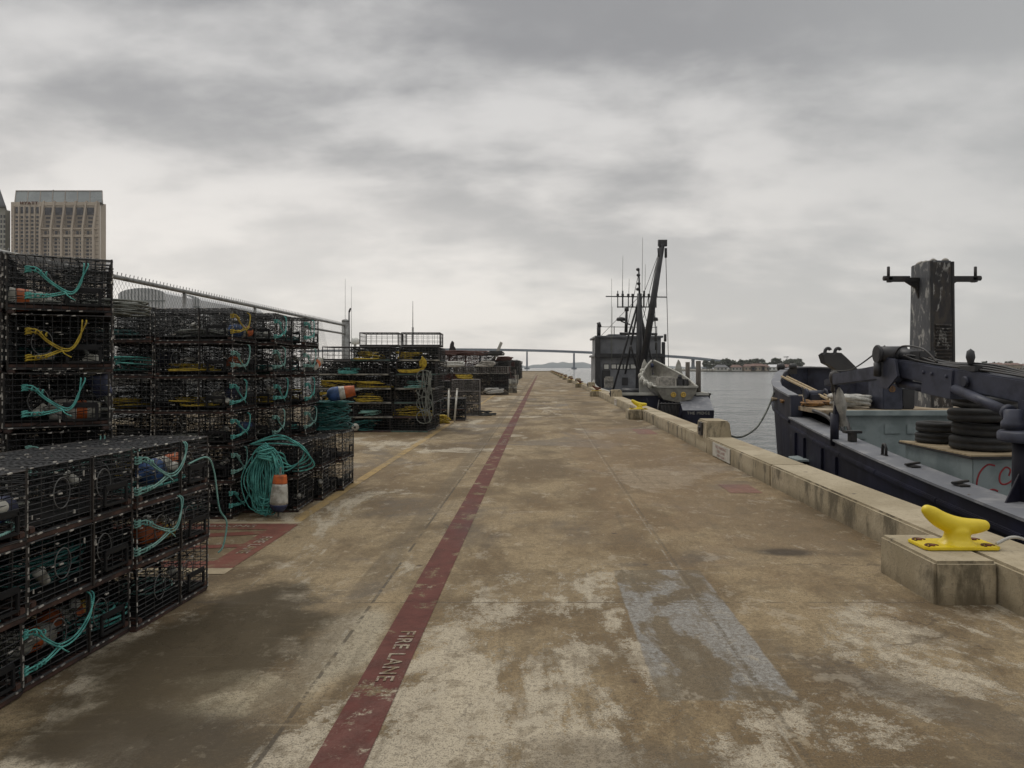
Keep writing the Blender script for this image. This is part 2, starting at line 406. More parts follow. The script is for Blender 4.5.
def kerbmat():
    m, t, p = newmat('stained_kerb_concrete')
    co = t.coord(); x, y, z = t.sep(co)
    geo = t.n('ShaderNodeNewGeometry'); nz = t.sep(geo.outputs['Normal'])[2]
    a = t.noise(co, 1.1, 8, .65, .3); f = t.noise(co, 30, 6, .7); mid = t.noise(co, 6, 7, .68)
    c = t.mix(t.step(a, .4, .62), (.29,.24,.155), (.39,.33,.228))
    c = t.mix(t.math('MULTIPLY', t.step(f, .52, .66), .4), c, (.12,.095,.062))
    drip = t.noise(t.map(co, (1,.8,.34), (0,3,0)), 4.0, 8, .66, .3)
    drip = t.math('ADD', drip, t.math('MULTIPLY', t.math('SUBTRACT', t.noise(t.map(co, (.3,.3,.3)), 2.2, 4), .5), .7))
    side = t.step(nz, .8, .5)
    k = t.math('MULTIPLY', t.step(drip, .50, .66), side)
    c = t.mix(t.math('MULTIPLY', k, .8), c, (.075,.062,.038))
    c = t.mix(t.math('MULTIPLY', t.math('MULTIPLY', side, t.step(z, .14, .0)), .5), c, (.12,.09,.05))
    up = t.step(nz, .5, .9)
    c = t.mix(t.math('MULTIPLY', up, t.math('MULTIPLY', t.step(t.noise(t.map(co,(1,.3,1)), 1.4, 7, .62), .48, .66), .6)), c, (.20,.145,.082))
    c = t.mix(t.math('MULTIPLY', t.step(t.noise(t.map(co, loc=(7,1,4)), 3.2, 7, .68), .64, .71), .8), c, (.05,.04,.032))
    t.put(p.inputs['Base Color'], c); p.inputs['Roughness'].default_value = .9
    t.put(p.inputs['Normal'], t.bump(t.math('ADD', f, mid), .5, .012))
    return m
M['kerb'] = kerbmat()

def watermat():
    m, t, p = newmat('harbour_water')
    co = t.coord()
    w1 = t.noise(t.map(co, (1,.7,1), rot=(0,0,.25)), .20, 4, .62, .3)
    w2 = t.noise(t.map(co, (1,.8,1), rot=(0,0,-.3)), 2.6, 3, .6)
    w3 = t.noise(t.map(co, (.3,1,1)), .12, 3, .5)
    h = t.math('ADD', t.math('MULTIPLY', w1, 1.0), t.math('MULTIPLY', w2, .10))
    h = t.math('MULTIPLY', h, t.step(w3, .3, .7, .7, 1.15))
    t.put(p.inputs['Base Color'], (.11,.12,.118)); p.inputs['Roughness'].default_value = .12
    p.inputs['IOR'].default_value = 1.33
    t.put(p.inputs['Normal'], t.bump(h, 1.0, 2.6))
    return m
M['water'] = watermat()
# ---------------------------------------------------------------- camera, sky, light
H = 1.7; F = 720.0; VX, VY = 541.5, 367.0
cam = bpy.data.cameras.new('camera'); co_ = bpy.data.objects.new('camera', cam); col.objects.link(co_)
co_.location = (0, 0, H); co_.rotation_euler = (R(90), 0, 0)
cam.sensor_width = 36; cam.lens = 36*F/1024
cam.shift_x = -(VX-512)/1024; cam.shift_y = -(384-VY)/1024
cam.clip_start = .05; cam.clip_end = 30000
scene.camera = co_
def at(px, py, Y): return V(((px-VX)*Y/F, Y, H-(py-VY)*Y/F))
def atz(px, py, z):
    Y = (H-z)*F/(py-VY); return V(((px-VX)*Y/F, Y, z))

SUN_EL, SUN_AZ = R(52), R(-35)      # high, ahead and to the left behind the cloud
w = bpy.data.worlds.new('World'); scene.world = w; w.use_nodes = True
t = NT(w.node_tree); bg = w.node_tree.nodes['Background']
g = t.coord('Generated'); gx, gy, gz = t.sep(g)
zz = t.math('MAXIMUM', gz, 0.0)
den = t.math('ADD', zz, .30)
P = t.comb(t.math('DIVIDE', gx, den), t.math('DIVIDE', gy, den), 0.0)
SK = (-3, 2, 7)
Pw = t.n('ShaderNodeVectorMath', operation='ADD'); t.put(Pw.inputs[0], P); t.put(Pw.inputs[1], SK)
P = Pw.outputs[0]
n1 = t.noise(t.map(P, (.85,1.3,1)), 1.5, 8, .52, .2)
n2 = t.noise(t.map(P, (1,1.3,1), (8.1,2.4,3)), 3.8, 7, .54, .15)
n3 = t.noise(t.map(P, (.7,1.2,1), (1.9,5.5,6)), .62, 3, .5)
cl = t.math('ADD', t.math('MULTIPLY', n1, .60), t.math('ADD', t.math('MULTIPLY', n2, .32), t.math('MULTIPLY', n3, .34)))
cf = t.step(cl, .52, .73)
elev = t.step(zz, .02, .42)
light = t.mix(elev, (.67,.632,.585), (.50,.488,.472))
dark = t.mix(elev, (.46,.443,.42), (.235,.232,.23))
sky = t.mix(cf, light, dark)
# greyer to the right, a warm bright break low and ahead-left
sky = t.mix(t.math('MULTIPLY', t.step(gx, .10, .60), .5), sky, (.37,.372,.365))
sky = t.mix(t.math('MULTIPLY', t.math('MULTIPLY', t.step(gx, .1, -.35), t.step(zz, .30, .14)), .35), sky, (.74,.695,.645))
# the overcast is brightest overhead
sky = t.mix(t.step(zz, .50, .95), sky, (.95,.94,.92))
st = t.n('ShaderNodeTexSky', sky_type='NISHITA'); st.sun_disc = False
st.sun_elevation = SUN_EL; st.sun_rotation = SUN_AZ
blue = t.mix(1.0, st.outputs[0], (.1,.1,.1), 'MULTIPLY')
sky = t.mix(.05, sky, blue)
final = t.mix(1.0, sky, (10,10,10), 'MULTIPLY')
t.put(bg.inputs['Color'], final); bg.inputs['Strength'].default_value = .10
sl = bpy.data.lights.new('sun', 'SUN'); sl.energy = .8; sl.angle = R(28); sl.color = (1, .95, .87)
so = bpy.data.objects.new('sun', sl); col.objects.link(so)
d = V((math.sin(SUN_AZ)*math.cos(SUN_EL), math.cos(SUN_AZ)*math.cos(SUN_EL), math.sin(SUN_EL)))
so.rotation_euler = (-d).to_track_quat('-Z', 'Y').to_euler(); so.location = (0, 0, 60)
vs = scene.view_settings; vs.view_transform = 'Standard'; vs.look = 'None'; vs.exposure = 0.40; vs.gamma = 1.0; vs.use_curve_mapping = False
try: scene.cycles.use_denoising = True
except Exception: pass
scene.cycles.max_bounces = 6; scene.cycles.transparent_max_bounces = 8; scene.cycles.volume_bounces = 1

def struct(o): return tag(o, kind='structure')
# ---------------------------------------------------------------- pier, kerb, water, land
WZ = -2.5; PE = 262.0
KX0, KX1, KH = 3.27, 3.80, .31
mb = MB(); xs = [-14.0, -3.0, 0, KX0+.05]; 
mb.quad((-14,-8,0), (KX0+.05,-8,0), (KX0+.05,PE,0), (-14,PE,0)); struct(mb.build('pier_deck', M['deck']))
mb = MB(); mb.box(-14.01, 3.79, -8, PE+.1, -1.6, -.004); mb.box(-13.7, 3.5, -8, PE-.4, -3.4, -1.6); struct(mb.build('pier_wall', M['kerb']))
mb = MB(); S = 4200; mb.quad((-S,-S*.25,WZ), (S,-S*.25,WZ), (S,S,WZ), (-S,S,WZ)); struct(mb.build('water', M['water']))
mb = MB()
y = -8.0
rk = random.Random(4)
while y < PE:
    y1 = min(y+6.1, PE)
    mb.box(KX0, KX1, y+.006, y1-.006, -.1, KH+rk.uniform(-.006,.006))
    y = y1
struct(mb.build('kerb', M['kerb'], bevel=.022))
mb = MB(); mb.box(-14, KX1, PE-.5, PE, 0, .28); struct(mb.build('end_kerb', M['kerb'], bevel=.03))

# painted markings, each about 4 mm up
mb = MB(); mb.quad((-.985,-8,.004), (-.755,-8,.004), (-.755,150,.004), (-.985,150,.004)); struct(mb.build('red_line', M['redpaint']))
def deck_text(txt, size, x, y, rz, z, m, name, sx=1.0, sp=1.0):
    me = text_mesh(txt, size, 0, bold=size*.012, space=sp); me.materials.append(m)
    mw = Matrix.Translation((x, y, z)) @ Matrix.Rotation(rz, 4, 'Z') @ Matrix.Diagonal((sx, 1, 1, 1))
    me.transform(mw); o = bpy.data.objects.new(name, me); col.objects.link(o); return struct(o)
deck_text('FIRE LANE', .135, -.855, 4.25, R(-90), .008, M['whitepaint'], 'fire_lane_lettering', 1.10, 1.12)
for k in range(1, 5):
    deck_text('FIRE LANE', .135, -.855, 4.30+12.2*k, R(-90), .008, M['whitepaint'], 'fire_lane_lettering', 1.10, 1.12)
# red no-parking box beside the traps
mb = MB()
mb.quad((-4.6,7.52,.004), (-2.62,7.52,.004), (-2.62,7.80,.004), (-4.6,7.80,.004))
mb.quad((-2.86,6.30,.004), (-2.61,6.08,.004), (-2.61,7.52,.004), (-2.86,7.52,.004))
mb.quad((-4.6,6.08,.004), (-2.61,6.08,.004), (-2.86,6.30,.004), (-4.6,6.30,.004))
mb.quad((-4.6,6.86,.004), (-2.86,7.30,.004), (-2.86,7.46,.004), (-4.6,7.06,.004))
mb.quad((-4.6,6.48,.004), (-2.86,6.78,.004), (-2.86,6.90,.004), (-4.6,6.66,.004))
struct(mb.build('red_box_marking', M['redpaint_old']))
deck_text('FIRE LANE', .15, -2.735, 6.86, R(-90), .008, M['whitepaint'], 'box_lettering', .92, 1.05)
deck_text('NO PARKING', .15, -3.45, 7.66, 0, .008, M['whitepaint'], 'box_lettering', .9)
mb = MB(); mb.quad((-4.6,7.80,.004), (-2.62,7.80,.004), (-2.62,7.90,.004), (-4.6,7.90,.004))
mb.quad((-4.6,5.9,.004), (-2.6,5.9,.004), (-2.6,6.076,.004), (-4.6,6.076,.004)); struct(mb.build('cream_line', M['creampaint']))
mb = MB(); mb.quad((-2.78,7.90,.004), (-2.64,7.90,.004), (-2.82,60,.004), (-2.96,60,.004)); struct(mb.build('yellow_line', M['yellowpaint']))
for (x0, x1, y0, y1) in ((2.55,2.98,9.7,10.4), (2.45,2.95,18.2,19.7)):
    mb = MB(); mb.quad((x0,y0,.004), (x1,y0,.004), (x1,y1,.004), (x0,y1,.004)); struct(mb.build('hatch_marking', M['redplate']))

# concrete mooring blocks with yellow cleats; tall posts between
def cleat_mesh():
    mb = MB()
    pts = catmull([(-.20,0,.275), (-.165,0,.25), (-.10,0,.205), (-.02,0,.170), (.07,0,.152), (.16,0,.152), (.235,0,.158)], 5)
    n = len(pts); rr = []
    for i in range(n):
        u = i/(n-1); rr.append(.046+.026*math.sin(math.pi*u)**.9 if 0 < u < 1 else .044)
    mb.tube(pts, rr, 16)
    mb.ball(pts[0], .046, 14, 10); mb.ball(pts[-1], .046, 14, 10)
    mb.lathe([(.15,.018), (.12,.035), (.098,.06), (.09,.09), (.09,.13), (.07,.16)], 20, (.03,0,0))
    for s in (-1, 1): mb.beam((.03,s*.02,.03), (.03+s*.0,s*.12,.03), .09, .03)
    o = mb.build('horn', M['cleat'])
    md = o.modifiers.new('r', 'REMESH'); md.mode = 'VOXEL'; md.voxel_size = .009
    ms = o.modifiers.new('s', 'SMOOTH'); ms.iterations = 9; ms.factor = .6
    dg = bpy.context.evaluated_depsgraph_get()
    me = bpy.data.meshes.new_from_object(o.evaluated_get(dg), depsgraph=dg)
    for pl in me.polygons: pl.use_smooth = True
    bpy.data.objects.remove(o)
    return me
horn_me = cleat_mesh()
mb = MB(); mb.prism([(-.26,-.15),(.26,-.15),(.29,-.12),(.29,.12),(.26,.15),(-.26,.15),(-.29,.12),(-.29,-.12)], .001, .024); plate_me = mb.mesh('base_plate', M['cleat'], .004)
mb = MB(); mb.tube([(.046*math.cos(a*math.pi/8), .046*math.sin(a*math.pi/8), .025) for a in range(11)], .008, 6)
mb.lathe([(.022,.022), (.022,.034), (.0,.036)], 6, smooth=False); bolt_me = mb.mesh('bolt', M['rust'])
rusty = {}
def rust_copy(me):
    if me.name not in rusty:
        m2 = me.copy(); m2.materials.clear(); m2.materials.append(M['rust']); rusty[me.name] = m2
    return rusty[me.name]
def cleat(y, label, x=3.17, full=True, old=False):
    e = empty('mooring_cleat', (x, y, KH+.004), 0, label, 'mooring cleat', 'cleats along the kerb')
    inst(rust_copy(horn_me) if old else horn_me, 'horn', e); inst(plate_me, 'base_plate', e)
    for sx in (-1, 1):
        for sy in (-1, 1): inst(bolt_me, 'bolt', e, (sx*.215, sy*.095, 0))
mb = MB(); mb.box(2.81-3.04, 3.262-3.04, -.42, .42, -.05, KH); blk_me = mb.mesh('mooring_block', M['kerb'], .02)
step = 18.1; y0 = 5.58
wd = ['nearest', 'second', 'third', 'fourth', 'fifth', 'sixth', 'seventh', 'eighth', 'ninth', 'tenth', 'eleventh', 'twelfth', 'thirteenth', 'fourteenth', 'fifteenth', 'sixteenth']
for k in range(14):
    yy = y0+step*k
    if yy > PE-2: break
    nm = wd[k] if k else 'large nearest'
    o = bpy.data.objects.new('mooring_block', blk_me); col.objects.link(o); o.location = (3.04, yy-.02, 0)
    tag(o, f'stained concrete block under the {nm} cleat, set against the kerb', 'concrete block', 'concrete blocks along the kerb')
    cleat(yy, f'{"rust brown" if k > 1 else "yellow"} horned mooring cleat, {nm} along the kerb, bolted to its concrete block', 3.19, old=k > 1)
def tallpost():
    mb = MB()
    a = [(KX0-.012,-.55), (KX1+.012,-.55), (KX1+.012,.55), (KX0-.012,.55)]
    b = [(KX0+.02,-.40), (KX1-.05,-.40), (KX1-.05,.40), (KX0+.02,.40)]
    mb.hexa([(p[0],p[1],-.06) for p in a] + [(p[0],p[1],.62) for p in b])
    return mb.mesh('concrete_body', M['kerb'], .03)
tp_me = tallpost()
mb = MB(); mb.beam((KX0-.012,-.14,.44), (KX0-.012,.16,.44), .03, .26); mb.cyl((KX0-.06,0,.44), (KX0+.0,0,.44), .05); fr_me = mb.mesh('fender_plate', M['black'])
for k in range(13):
    yy = 14.75+step*k+(1.2 if k == 1 else 0)
    if yy > PE-2: break
    e = empty('kerb_post', (0, yy, 0), 0, f'tapered raised concrete post on the kerb, {wd[k]} from the camera', 'concrete post', 'raised posts on the kerb')
    inst(tp_me, 'concrete_body', e); inst(fr_me, 'fender_plate', e)
# white notice on the kerb face
def sign_on_kerb(y0, y1, z0, z1, label, txt):
    e = empty('kerb_sign', (KX0-.004, (y0+y1)/2, 0), 0, label, 'sign', 'white notices on the kerb')
    mb = MB(); h = (y1-y0)/2; mb.box(-.012, 0, -h, h, z0, z1); mb.build('panel', M['signwhite'], e)
    for i, (s, sz) in enumerate(txt):
        me = text_mesh(s, sz, .001); me.materials.append(M['sign_ink'])
        me.transform(Matrix.Translation((-.0135, 0, z1-.06-i*.075)) @ Matrix.Rotation(R(-90), 4, 'Z') @ Matrix.Rotation(R(90), 4, 'X') @ Matrix.Diagonal((1.7,1,1,1)))
        inst(me, 'lettering', e)
sign_on_kerb(12.45, 13.7, .025, .275, 'white notice with faded red lettering on the kerb face beside the nearest raised post', [('NO PARKING', .075), ('FIRE LANE', .075), ('KEEP CLEAR', .06)])
sign_on_kerb(31.3, 32.2, .02, .28, 'small white notice on the kerb face by the dark fishing boat stern', [('NO PARKING', .06), ('FIRE LANE', .06)])

# ---------------------------------------------------------------- lobster traps
def trap_wires(L, W, Hh, sh, sv, st_, r, rnd, jit=.003):
    mb = MB()
    j = lambda: rnd.uniform(-jit, jit)
    def frange(a, b, s):
        n = max(1, round((b-a)/s)); return [a+(b-a)*i/n for i in range(n+1)]
    for sx in (-1, 1):
        x = sx*L/2
        for z in frange(.02, Hh-.01, sh): mb.wire((x+j(),-W/2,z+j()), (x+j(),W/2,z+j()), r)
        for y in frange(-W/2, W/2, sv): mb.wire((x+j(),y+j(),.015), (x+j(),y+j(),Hh-.005), r)
    for sy in (-1, 1):
        y = sy*W/2
        for z in frange(.02, Hh-.01, sh): mb.wire((-L/2,y+j(),z+j()), (L/2,y+j(),z+j()), r)
        for x in frange(-L/2, L/2, sv): mb.wire((x+j(),y+j(),.015), (x+j(),y+j(),Hh-.005), r)
    for z in (.02, Hh-.008):
        for x in frange(-L/2, L/2, st_): mb.wire((x+j(),-W/2,z+j()), (x+j(),W/2,z+j()), r)
        for y in frange(-W/2, W/2, st_): mb.wire((-L/2,y+j(),z+j()), (L/2,y+j(),z+j()), r)
    return mb
def trap_kit(key, L, W, Hh, seed, wire, sh=.05, sv=.06, st_=.055, r=.0021):
    rnd = random.Random(seed); k = dict(L=L, W=W, H=Hh)
    k['wire_mesh'] = trap_wires(L, W, Hh, sh, sv, st_, r, rnd).mesh('wire_mesh', wire)
    mb = MB(); rr = .0055
    X, Y = L/2, W/2
    for sy in (-1, 1):
        for z in (.012, Hh-.008): mb.wire((-X,sy*Y,z), (X,sy*Y,z), rr)
        for sx in (-1, 1): mb.wire((sx*X,sy*Y,.0), (sx*X,sy*Y,Hh), rr*1.25)
        mb.beam((.06,sy*Y,.0), (.06,sy*Y,Hh), .012, .022, (0,1,0))
    for sx in (-1, 1):
        for z in (.012, Hh-.008): mb.wire((sx*X,-Y,z), (sx*X,Y,z), rr)
    k['frame'] = mb.mesh('frame', M['frame'])
    mb = MB(); hr = .040 if key == 'a' else .027
    mb = MB(); mb.beam((-X-.012,0,-.02+hr/2), (X+.012,0,-.02+hr/2), .045, hr, (0,0,1)); k['runner'] = mb.mesh('runner', M['runner'], .006)
    mb = MB(); mb.beam((0,-Y-.006,-.02+hr/2), (0,Y+.006,-.02+hr/2), .045, hr*.9, (0,0,1)); k['runner_end'] = mb.mesh('runner', M['runner'], .006)
    # pale clips that lace the panels together
    mb = MB()
    def clipbox(p, d):
        p = V(p); d = V(d); s = .003*rnd.uniform(.7,1.5); l = rnd.uniform(.006,.017)
        if rnd.random() < .12: return
        mb.beam(p-d*l, p+d*l, s*2, s*2)
    for sy in (-1, 1):
        for z in (.014, Hh-.008):
            x = -X+rnd.uniform(.02,.06)
            while x < X-.02:
                if rnd.random() < .8: clipbox((x, sy*(Y+.006), z), (1,0,.1))
                x += rnd.uniform(.05,.12)
        for sx in (-1, 1):
            z = .03
            while z < Hh-.02:
                if rnd.random() < .85: clipbox((sx*(X+.004), sy*(Y+.005), z), (.05,.05,1))
                z += rnd.uniform(.035,.065)
        z = .05
        while z < Hh-.04:
            clipbox((.06, sy*(Y+.016), z), (0,0,1)); z += rnd.uniform(.07,.15)
    for sx in (-1, 1):
        for z in (.014, Hh-.008):
            y = -Y+.04
            while y < Y-.02:
                if rnd.random() < .8: clipbox((sx*(X+.006), y, z), (0,1,.1))
                y += rnd.uniform(.05,.12)
    for _ in range(75):
        f = rnd.choice((0,1,2)); 
        if f == 0: clipbox((rnd.uniform(-X,X), rnd.choice((-1,1))*(Y+.003), rnd.uniform(.05,Hh-.05)), rnd.choice(((1,0,0),(0,0,1))))
        elif f == 1: clipbox((rnd.choice((-1,1))*(X+.003), rnd.uniform(-Y,Y), rnd.uniform(.05,Hh-.05)), rnd.choice(((0,1,0),(0,0,1))))
        else: clipbox((rnd.uniform(-X,X), rnd.uniform(-Y,Y), Hh), (1,0,0))
    k['lacing'] = mb.mesh('edge_stitching', M['clip'])
    # inner funnel and dividing panel of fine mesh
    mb = MB(); s = .035
    x0 = L*.12
    z = .03
    while z < Hh-.02: mb.wire((x0,-Y,z), (x0,Y,z), .0016); z += s
    y = -Y
    while y < Y: mb.wire((x0,y,.02), (x0,y,Hh-.01), .0016); y += s
    k['divider'] = mb.mesh('divider', M['net'])
    mb = MB(); N = 16; rings = []
    for i in range(9):
        u = i/8; rad = .17*(1-u)+.075*u; xx = -X+u*L*.42
        rings.append([V((xx, rad*1.25*math.cos(2*math.pi*q/N), Hh*.48+rad*math.sin(2*math.pi*q/N))) for q in range(N)])
    for i in range(9):
        for q in range(N):
            mb.wire(rings[i][q], rings[i][(q+1)%N], .0017)
            if i: mb.wire(rings[i-1][q], rings[i][q], .0017)
    # crossed net twine across the parlour, thickened to darken the inside
    for _ in range(170):
        a = V((rnd.uniform(-X,X), rnd.uniform(-Y,Y), rnd.uniform(.03,Hh-.03)))
        b = a+V((rnd.uniform(-.28,.28), rnd.uniform(-.25,.25), rnd.uniform(-.1,.1)))
        b = V((max(-X,min(X,b.x)), max(-Y,min(Y,b.y)), max(.02,min(Hh-.02,b.z))))
        mb.wire(a, b, rnd.uniform(.0015,.0036))
    k['funnel'] = mb.mesh('entrance_funnel', M['net'])
    mb = MB(); mb.tube([(0, .062*math.cos(a*math.pi/9), .085*math.sin(a*math.pi/9)) for a in range(18)], .003, 5, closed=True); k['hoop'] = mb.mesh('escape_hoop', M['ring'])
    mb = MB(); mb.beam((-.105,0,.055), (.105,0,.055), .014, .034); mb.beam((-.105,0,-.05), (.105,0,-.05), .012, .018)
    mb.beam((-.1,0,-.05), (-.1,0,.06), .014, .022, (1,0,0)); mb.beam((.1,0,-.05), (.1,0,.06), .014, .022, (1,0,0)); k['port'] = mb.mesh('escape_port', M['port'], .003)
    mb = MB(); mb.box(-X+.01, X-.01, -Y+.01, Y-.01, .004, .012); k['floor'] = mb.mesh('bait_tray', M['tray'])
    mb = MB(); mb.lathe([(.0,0),(.028,.003),(.03,.02),(.03,.08),(.034,.082),(.034,.10),(.0,.102)], 12); k['jar'] = mb.mesh('bait_jar', M['jar'])
    return k
def bridle_mesh(span, Hh, seed, m):
    # rope bridle in the plane of a face: s along +x from the post, z up, out along -y
    rnd = random.Random(seed); mb = MB(); r = .0052
    za, zb = Hh*rnd.uniform(.66,.78), Hh*rnd.uniform(.22,.36); sj = span*rnd.uniform(.34,.5); zj = Hh*rnd.uniform(.30,.52)
    se = span*rnd.uniform(.62,.85); ze = Hh*rnd.uniform(.92,1.0)
    for i, z0 in enumerate((za, zb)):
        for q in (-1, 1):
            pts = [(-.015,-.012,z0+q*.008), (.05,-.022-.006*q,z0+q*.012), (sj*.55,-.03,z0*.55+zj*.45+q*.007-.01), (sj,-.034+q*.004,zj+q*.008)]
            if i == 0: pts += [(sj+(se-sj)*.45,-.036+q*.003,zj+.012+q*.007), (se*.93,-.032,zj+(ze-zj)*.45+q*.01), (se+q*.012,-.02,ze*.93), (se+q*.012,.012,ze)]
            mb.tube(catmull(pts, 5), r, 5)
        # knots round the post
        for kz in (-.018, 0, .018):
            c = V((0,0,z0+kz)); mb.tube([c+V((.018*math.cos(a*math.pi/5), .018*math.sin(a*math.pi/5), .004*math.sin(a))) for a in range(10)], r*.95, 5, closed=True)
        for kk in range(3):
            c = V((.045+kk*.03,-.026,z0+(zj-z0)*(.05+kk*.06))); mb.tube([c+V((.004*math.sin(a), .013*math.cos(a*math.pi/4), .013*math.sin(a*math.pi/4))) for a in range(8)], r*.8, 5, closed=True)
    mb.tube(catmull([(sj-.01,-.03,zj), (sj+.01,-.05,zj-.03), (sj+.05,-.04,zj-.055)], 4), r*.8, 5)
    return mb.mesh('bridle', m)
KIT = {}
KIT['a'] = [trap_kit('a', .86, .66, .375, s, M['wire'], sh=.032, sv=.095, st_=.044, r=.0027) for s in (1, 2, 3)]
KIT['b'] = [trap_kit('b', .86, .62, .40, s, M['wire'], sh=.042, sv=.05, st_=.05, r=.0024) for s in (4, 5)]
KIT['c'] = [trap_kit('c', .86, .66, .378, s, M['wire'], sh=.042, sv=.05, st_=.05, r=.0025) for s in (6, 7, 8)]
BR = {}
for cn, mm in (('teal', 'teal'), ('pale', 'teal_pale'), ('yellow', 'yellow_rope')):
    for sp in (.62, .86):
        BR[cn, sp] = [bridle_mesh(sp*(.85 if sp < .7 else .72), .38, 31+q+int(sp*100), M[mm]) for q in range(4)]
ordn = ['bottom tier', 'second tier up', 'third tier up', 'fourth tier up', 'fifth tier up', 'sixth tier up', 'seventh tier up']
rt = random.Random(99)
TG = 'lobster traps stacked on the pier'
def trap(kit, x, y, z, rz, label, bridle=None, detail=2, sx=1.0, face='long', name='lobster_trap', group=TG):
    k = rt.choice(KIT[kit]) if isinstance(kit, str) else kit
    e = empty(name, (x, y, z+.021), rz, label, 'lobster trap', group)
    e.rotation_euler.x = R(rt.uniform(-.7,.7)); e.rotation_euler.y = R(rt.uniform(-.7,.7)); e.rotation_euler.z += R(rt.uniform(-1.2,1.2))
    L, W = k['L'], k['W']
    inst(k['wire_mesh'], 'wire_mesh', e); inst(k['frame'], 'frame', e); inst(k['lacing'], 'edge_stitching', e)
    for sy in (-1, 1): inst(k['runner'], 'runner', e, (0, sy*(W/2-.022), 0))
    for sx_ in (-1, 1): inst(k['runner_end'], 'runner', e, (sx_*(L/2-.03), 0, .0415))
    if detail > 0:
        inst(k['divider'], 'divider', e); inst(k['funnel'], 'entrance_funnel', e); inst(k['floor'], 'bait_tray', e, (0,0,.045))
    if detail > 1:
        inst(k['hoop'], 'escape_hoop', e, (L*.18, -W/2-.006, .2), (0, 0, R(90))); inst(k['hoop'], 'escape_hoop', e, (-L*.22, -W/2-.006, .2), (0, 0, R(90)))
        inst(k['hoop'], 'escape_hoop', e, (L/2+.006, -W*.18, .2))
        if rt.random() < .75: inst(k['jar'], 'bait_jar', e, (rt.uniform(-.3,.36), rt.uniform(-.26,-.1), rt.uniform(.07,.2)), (R(rt.uniform(20,90)), R(rt.uniform(-40,40)), rt.uniform(0,6)))
        if rt.random() < .6: inst(k['jar'], 'bait_jar', e, (rt.uniform(.2,.36), rt.uniform(-.26,.2), rt.uniform(.07,.2)), (R(rt.uniform(20,90)), R(rt.uniform(-40,40)), rt.uniform(0,6)))
        inst(k['port'], 'escape_port', e, (L*.30, -W/2-.012, .11)); inst(k['port'], 'escape_port', e, (L/2+.012, W*.22, .11), (0, 0, R(90)))
    if bridle:
        if face == 'long': b = inst(rt.choice(BR[bridle, .86]), 'bridle', e, (-L/2, -W/2-.004, 0))
        else: b = inst(rt.choice(BR[bridle, .62]), 'bridle', e, (L/2+.004, -W/2+(.12 if kit == 'b' else 0), 0), (0, 0, R(90)))
    return e
# pots on a face towards the road have local -y pointing to world +x (rz = 90 deg): local x runs along +Y
# A: low stack by the road, three high
Acols = [(-2.685, 3.29, 88, 'nearest'), (-2.655, 4.20, 87, 'middle'), (-2.565, 5.08, 86, 'farthest')]
Abr = {(0,0): 'pale', (0,2): 'pale', (1,0): 'teal', (2,2): 'pale', (2,1): 'pale'}
for ci, (xr, yc, rz, cn) in enumerate(Acols):
    for lv in range(3):
        br = Abr.get((ci, lv))
        rope = {'teal': ' with teal bridle', 'pale': ' with pale teal bridle', None: ''}[br]
        trap('a', xr-.33+rt.uniform(-.012,.012), yc+rt.uniform(-.01,.01), lv*.392, R(rz+rt.uniform(-.8,.8)),
             f'black lobster trap{rope}, {ordn[lv]} {cn} column of low roadside stack', br)
for lv in range(2):  # extra row added so the low stack looks dark inside
    trap('a', -3.6, 3.0, lv*.392, R(90), f'added black lobster trap behind low roadside stack, {ordn[lv]}, nearest camera', None, 1)
    trap('a', -3.62, 4.1, lv*.392, R(90), f'added black lobster trap behind low roadside stack, {ordn[lv]}, by tall stack', None, 1)
# B: tall stack at the left edge, set askew: short ends to the camera, sides along the line of sight
Bbr = {5: 'teal', 4: 'yellow', 3: 'teal', 2: 'pale', 0: 'teal'}
TB = R(31); bo = V((-3.15, 5.27, 0)); bl_ = V((-math.cos(TB), -math.sin(TB), 0)); bk = V((-math.sin(TB), math.cos(TB), 0))
for ci, off in enumerate((0.0, .64)):
    for lv in range(6):
        br = Bbr.get(lv) if ci == 0 else ('pale' if lv == 2 else None)
        rope = {'teal': ' with teal bridle', 'pale': ' with pale teal bridle', 'yellow': ' with yellow bridle', None: ''}[br]
        cn = 'roadside column' if ci == 0 else 'inner column'
        p = bo+bl_*(off+.31)+bk*.43
        trap('b', p.x+rt.uniform(-.012,.012), p.y+rt.uniform(-.012,.012), lv*.414, TB+R(-90+rt.uniform(-1,1)),
             f'black lobster trap{rope}, {ordn[lv]}, {cn} of nearer tall stack', br, 2, face='short')
        p = bo+bl_*(off+.33)+bk*1.31
        if lv > 1: trap('b', p.x, p.y, lv*.414, TB+R(-90), f'added black lobster trap, {ordn[lv]}, {cn} behind nearer tall stack', None, 1)
# C: tall stack against the fence
for lv in range(6):
    br = ['teal','pale','teal','teal','pale','yellow'][lv]
    trap('c', -3.46-.43, 8.05+.33, lv*.392, R(rt.uniform(-1,1)), f'black lobster trap with {"yellow" if br=="yellow" else "teal"} bridle, {ordn[lv]} front corner of farther tall stack', br, 2, face='short')
    trap('c', -3.46-.86-.03-.43, 8.02+.33+rt.uniform(-.03,.03), lv*.395, R(180+rt.uniform(-1,1)), f'added black lobster trap, {ordn[lv]} middle front of farther tall stack', None, 2)
    trap('c', -3.46-1.75-.43, 8.04+.33+rt.uniform(-.03,.03), lv*.395, R(180), f'added black lobster trap, {ordn[lv]} fence side front of farther tall stack', None, 1)
    if lv > 0:  # row added behind so the front traps look dense and dark
        trap('c', -4.82, 9.08, lv*.392, R(0), f'added black lobster trap, {ordn[lv]} second row of farther tall stack', None, 1)
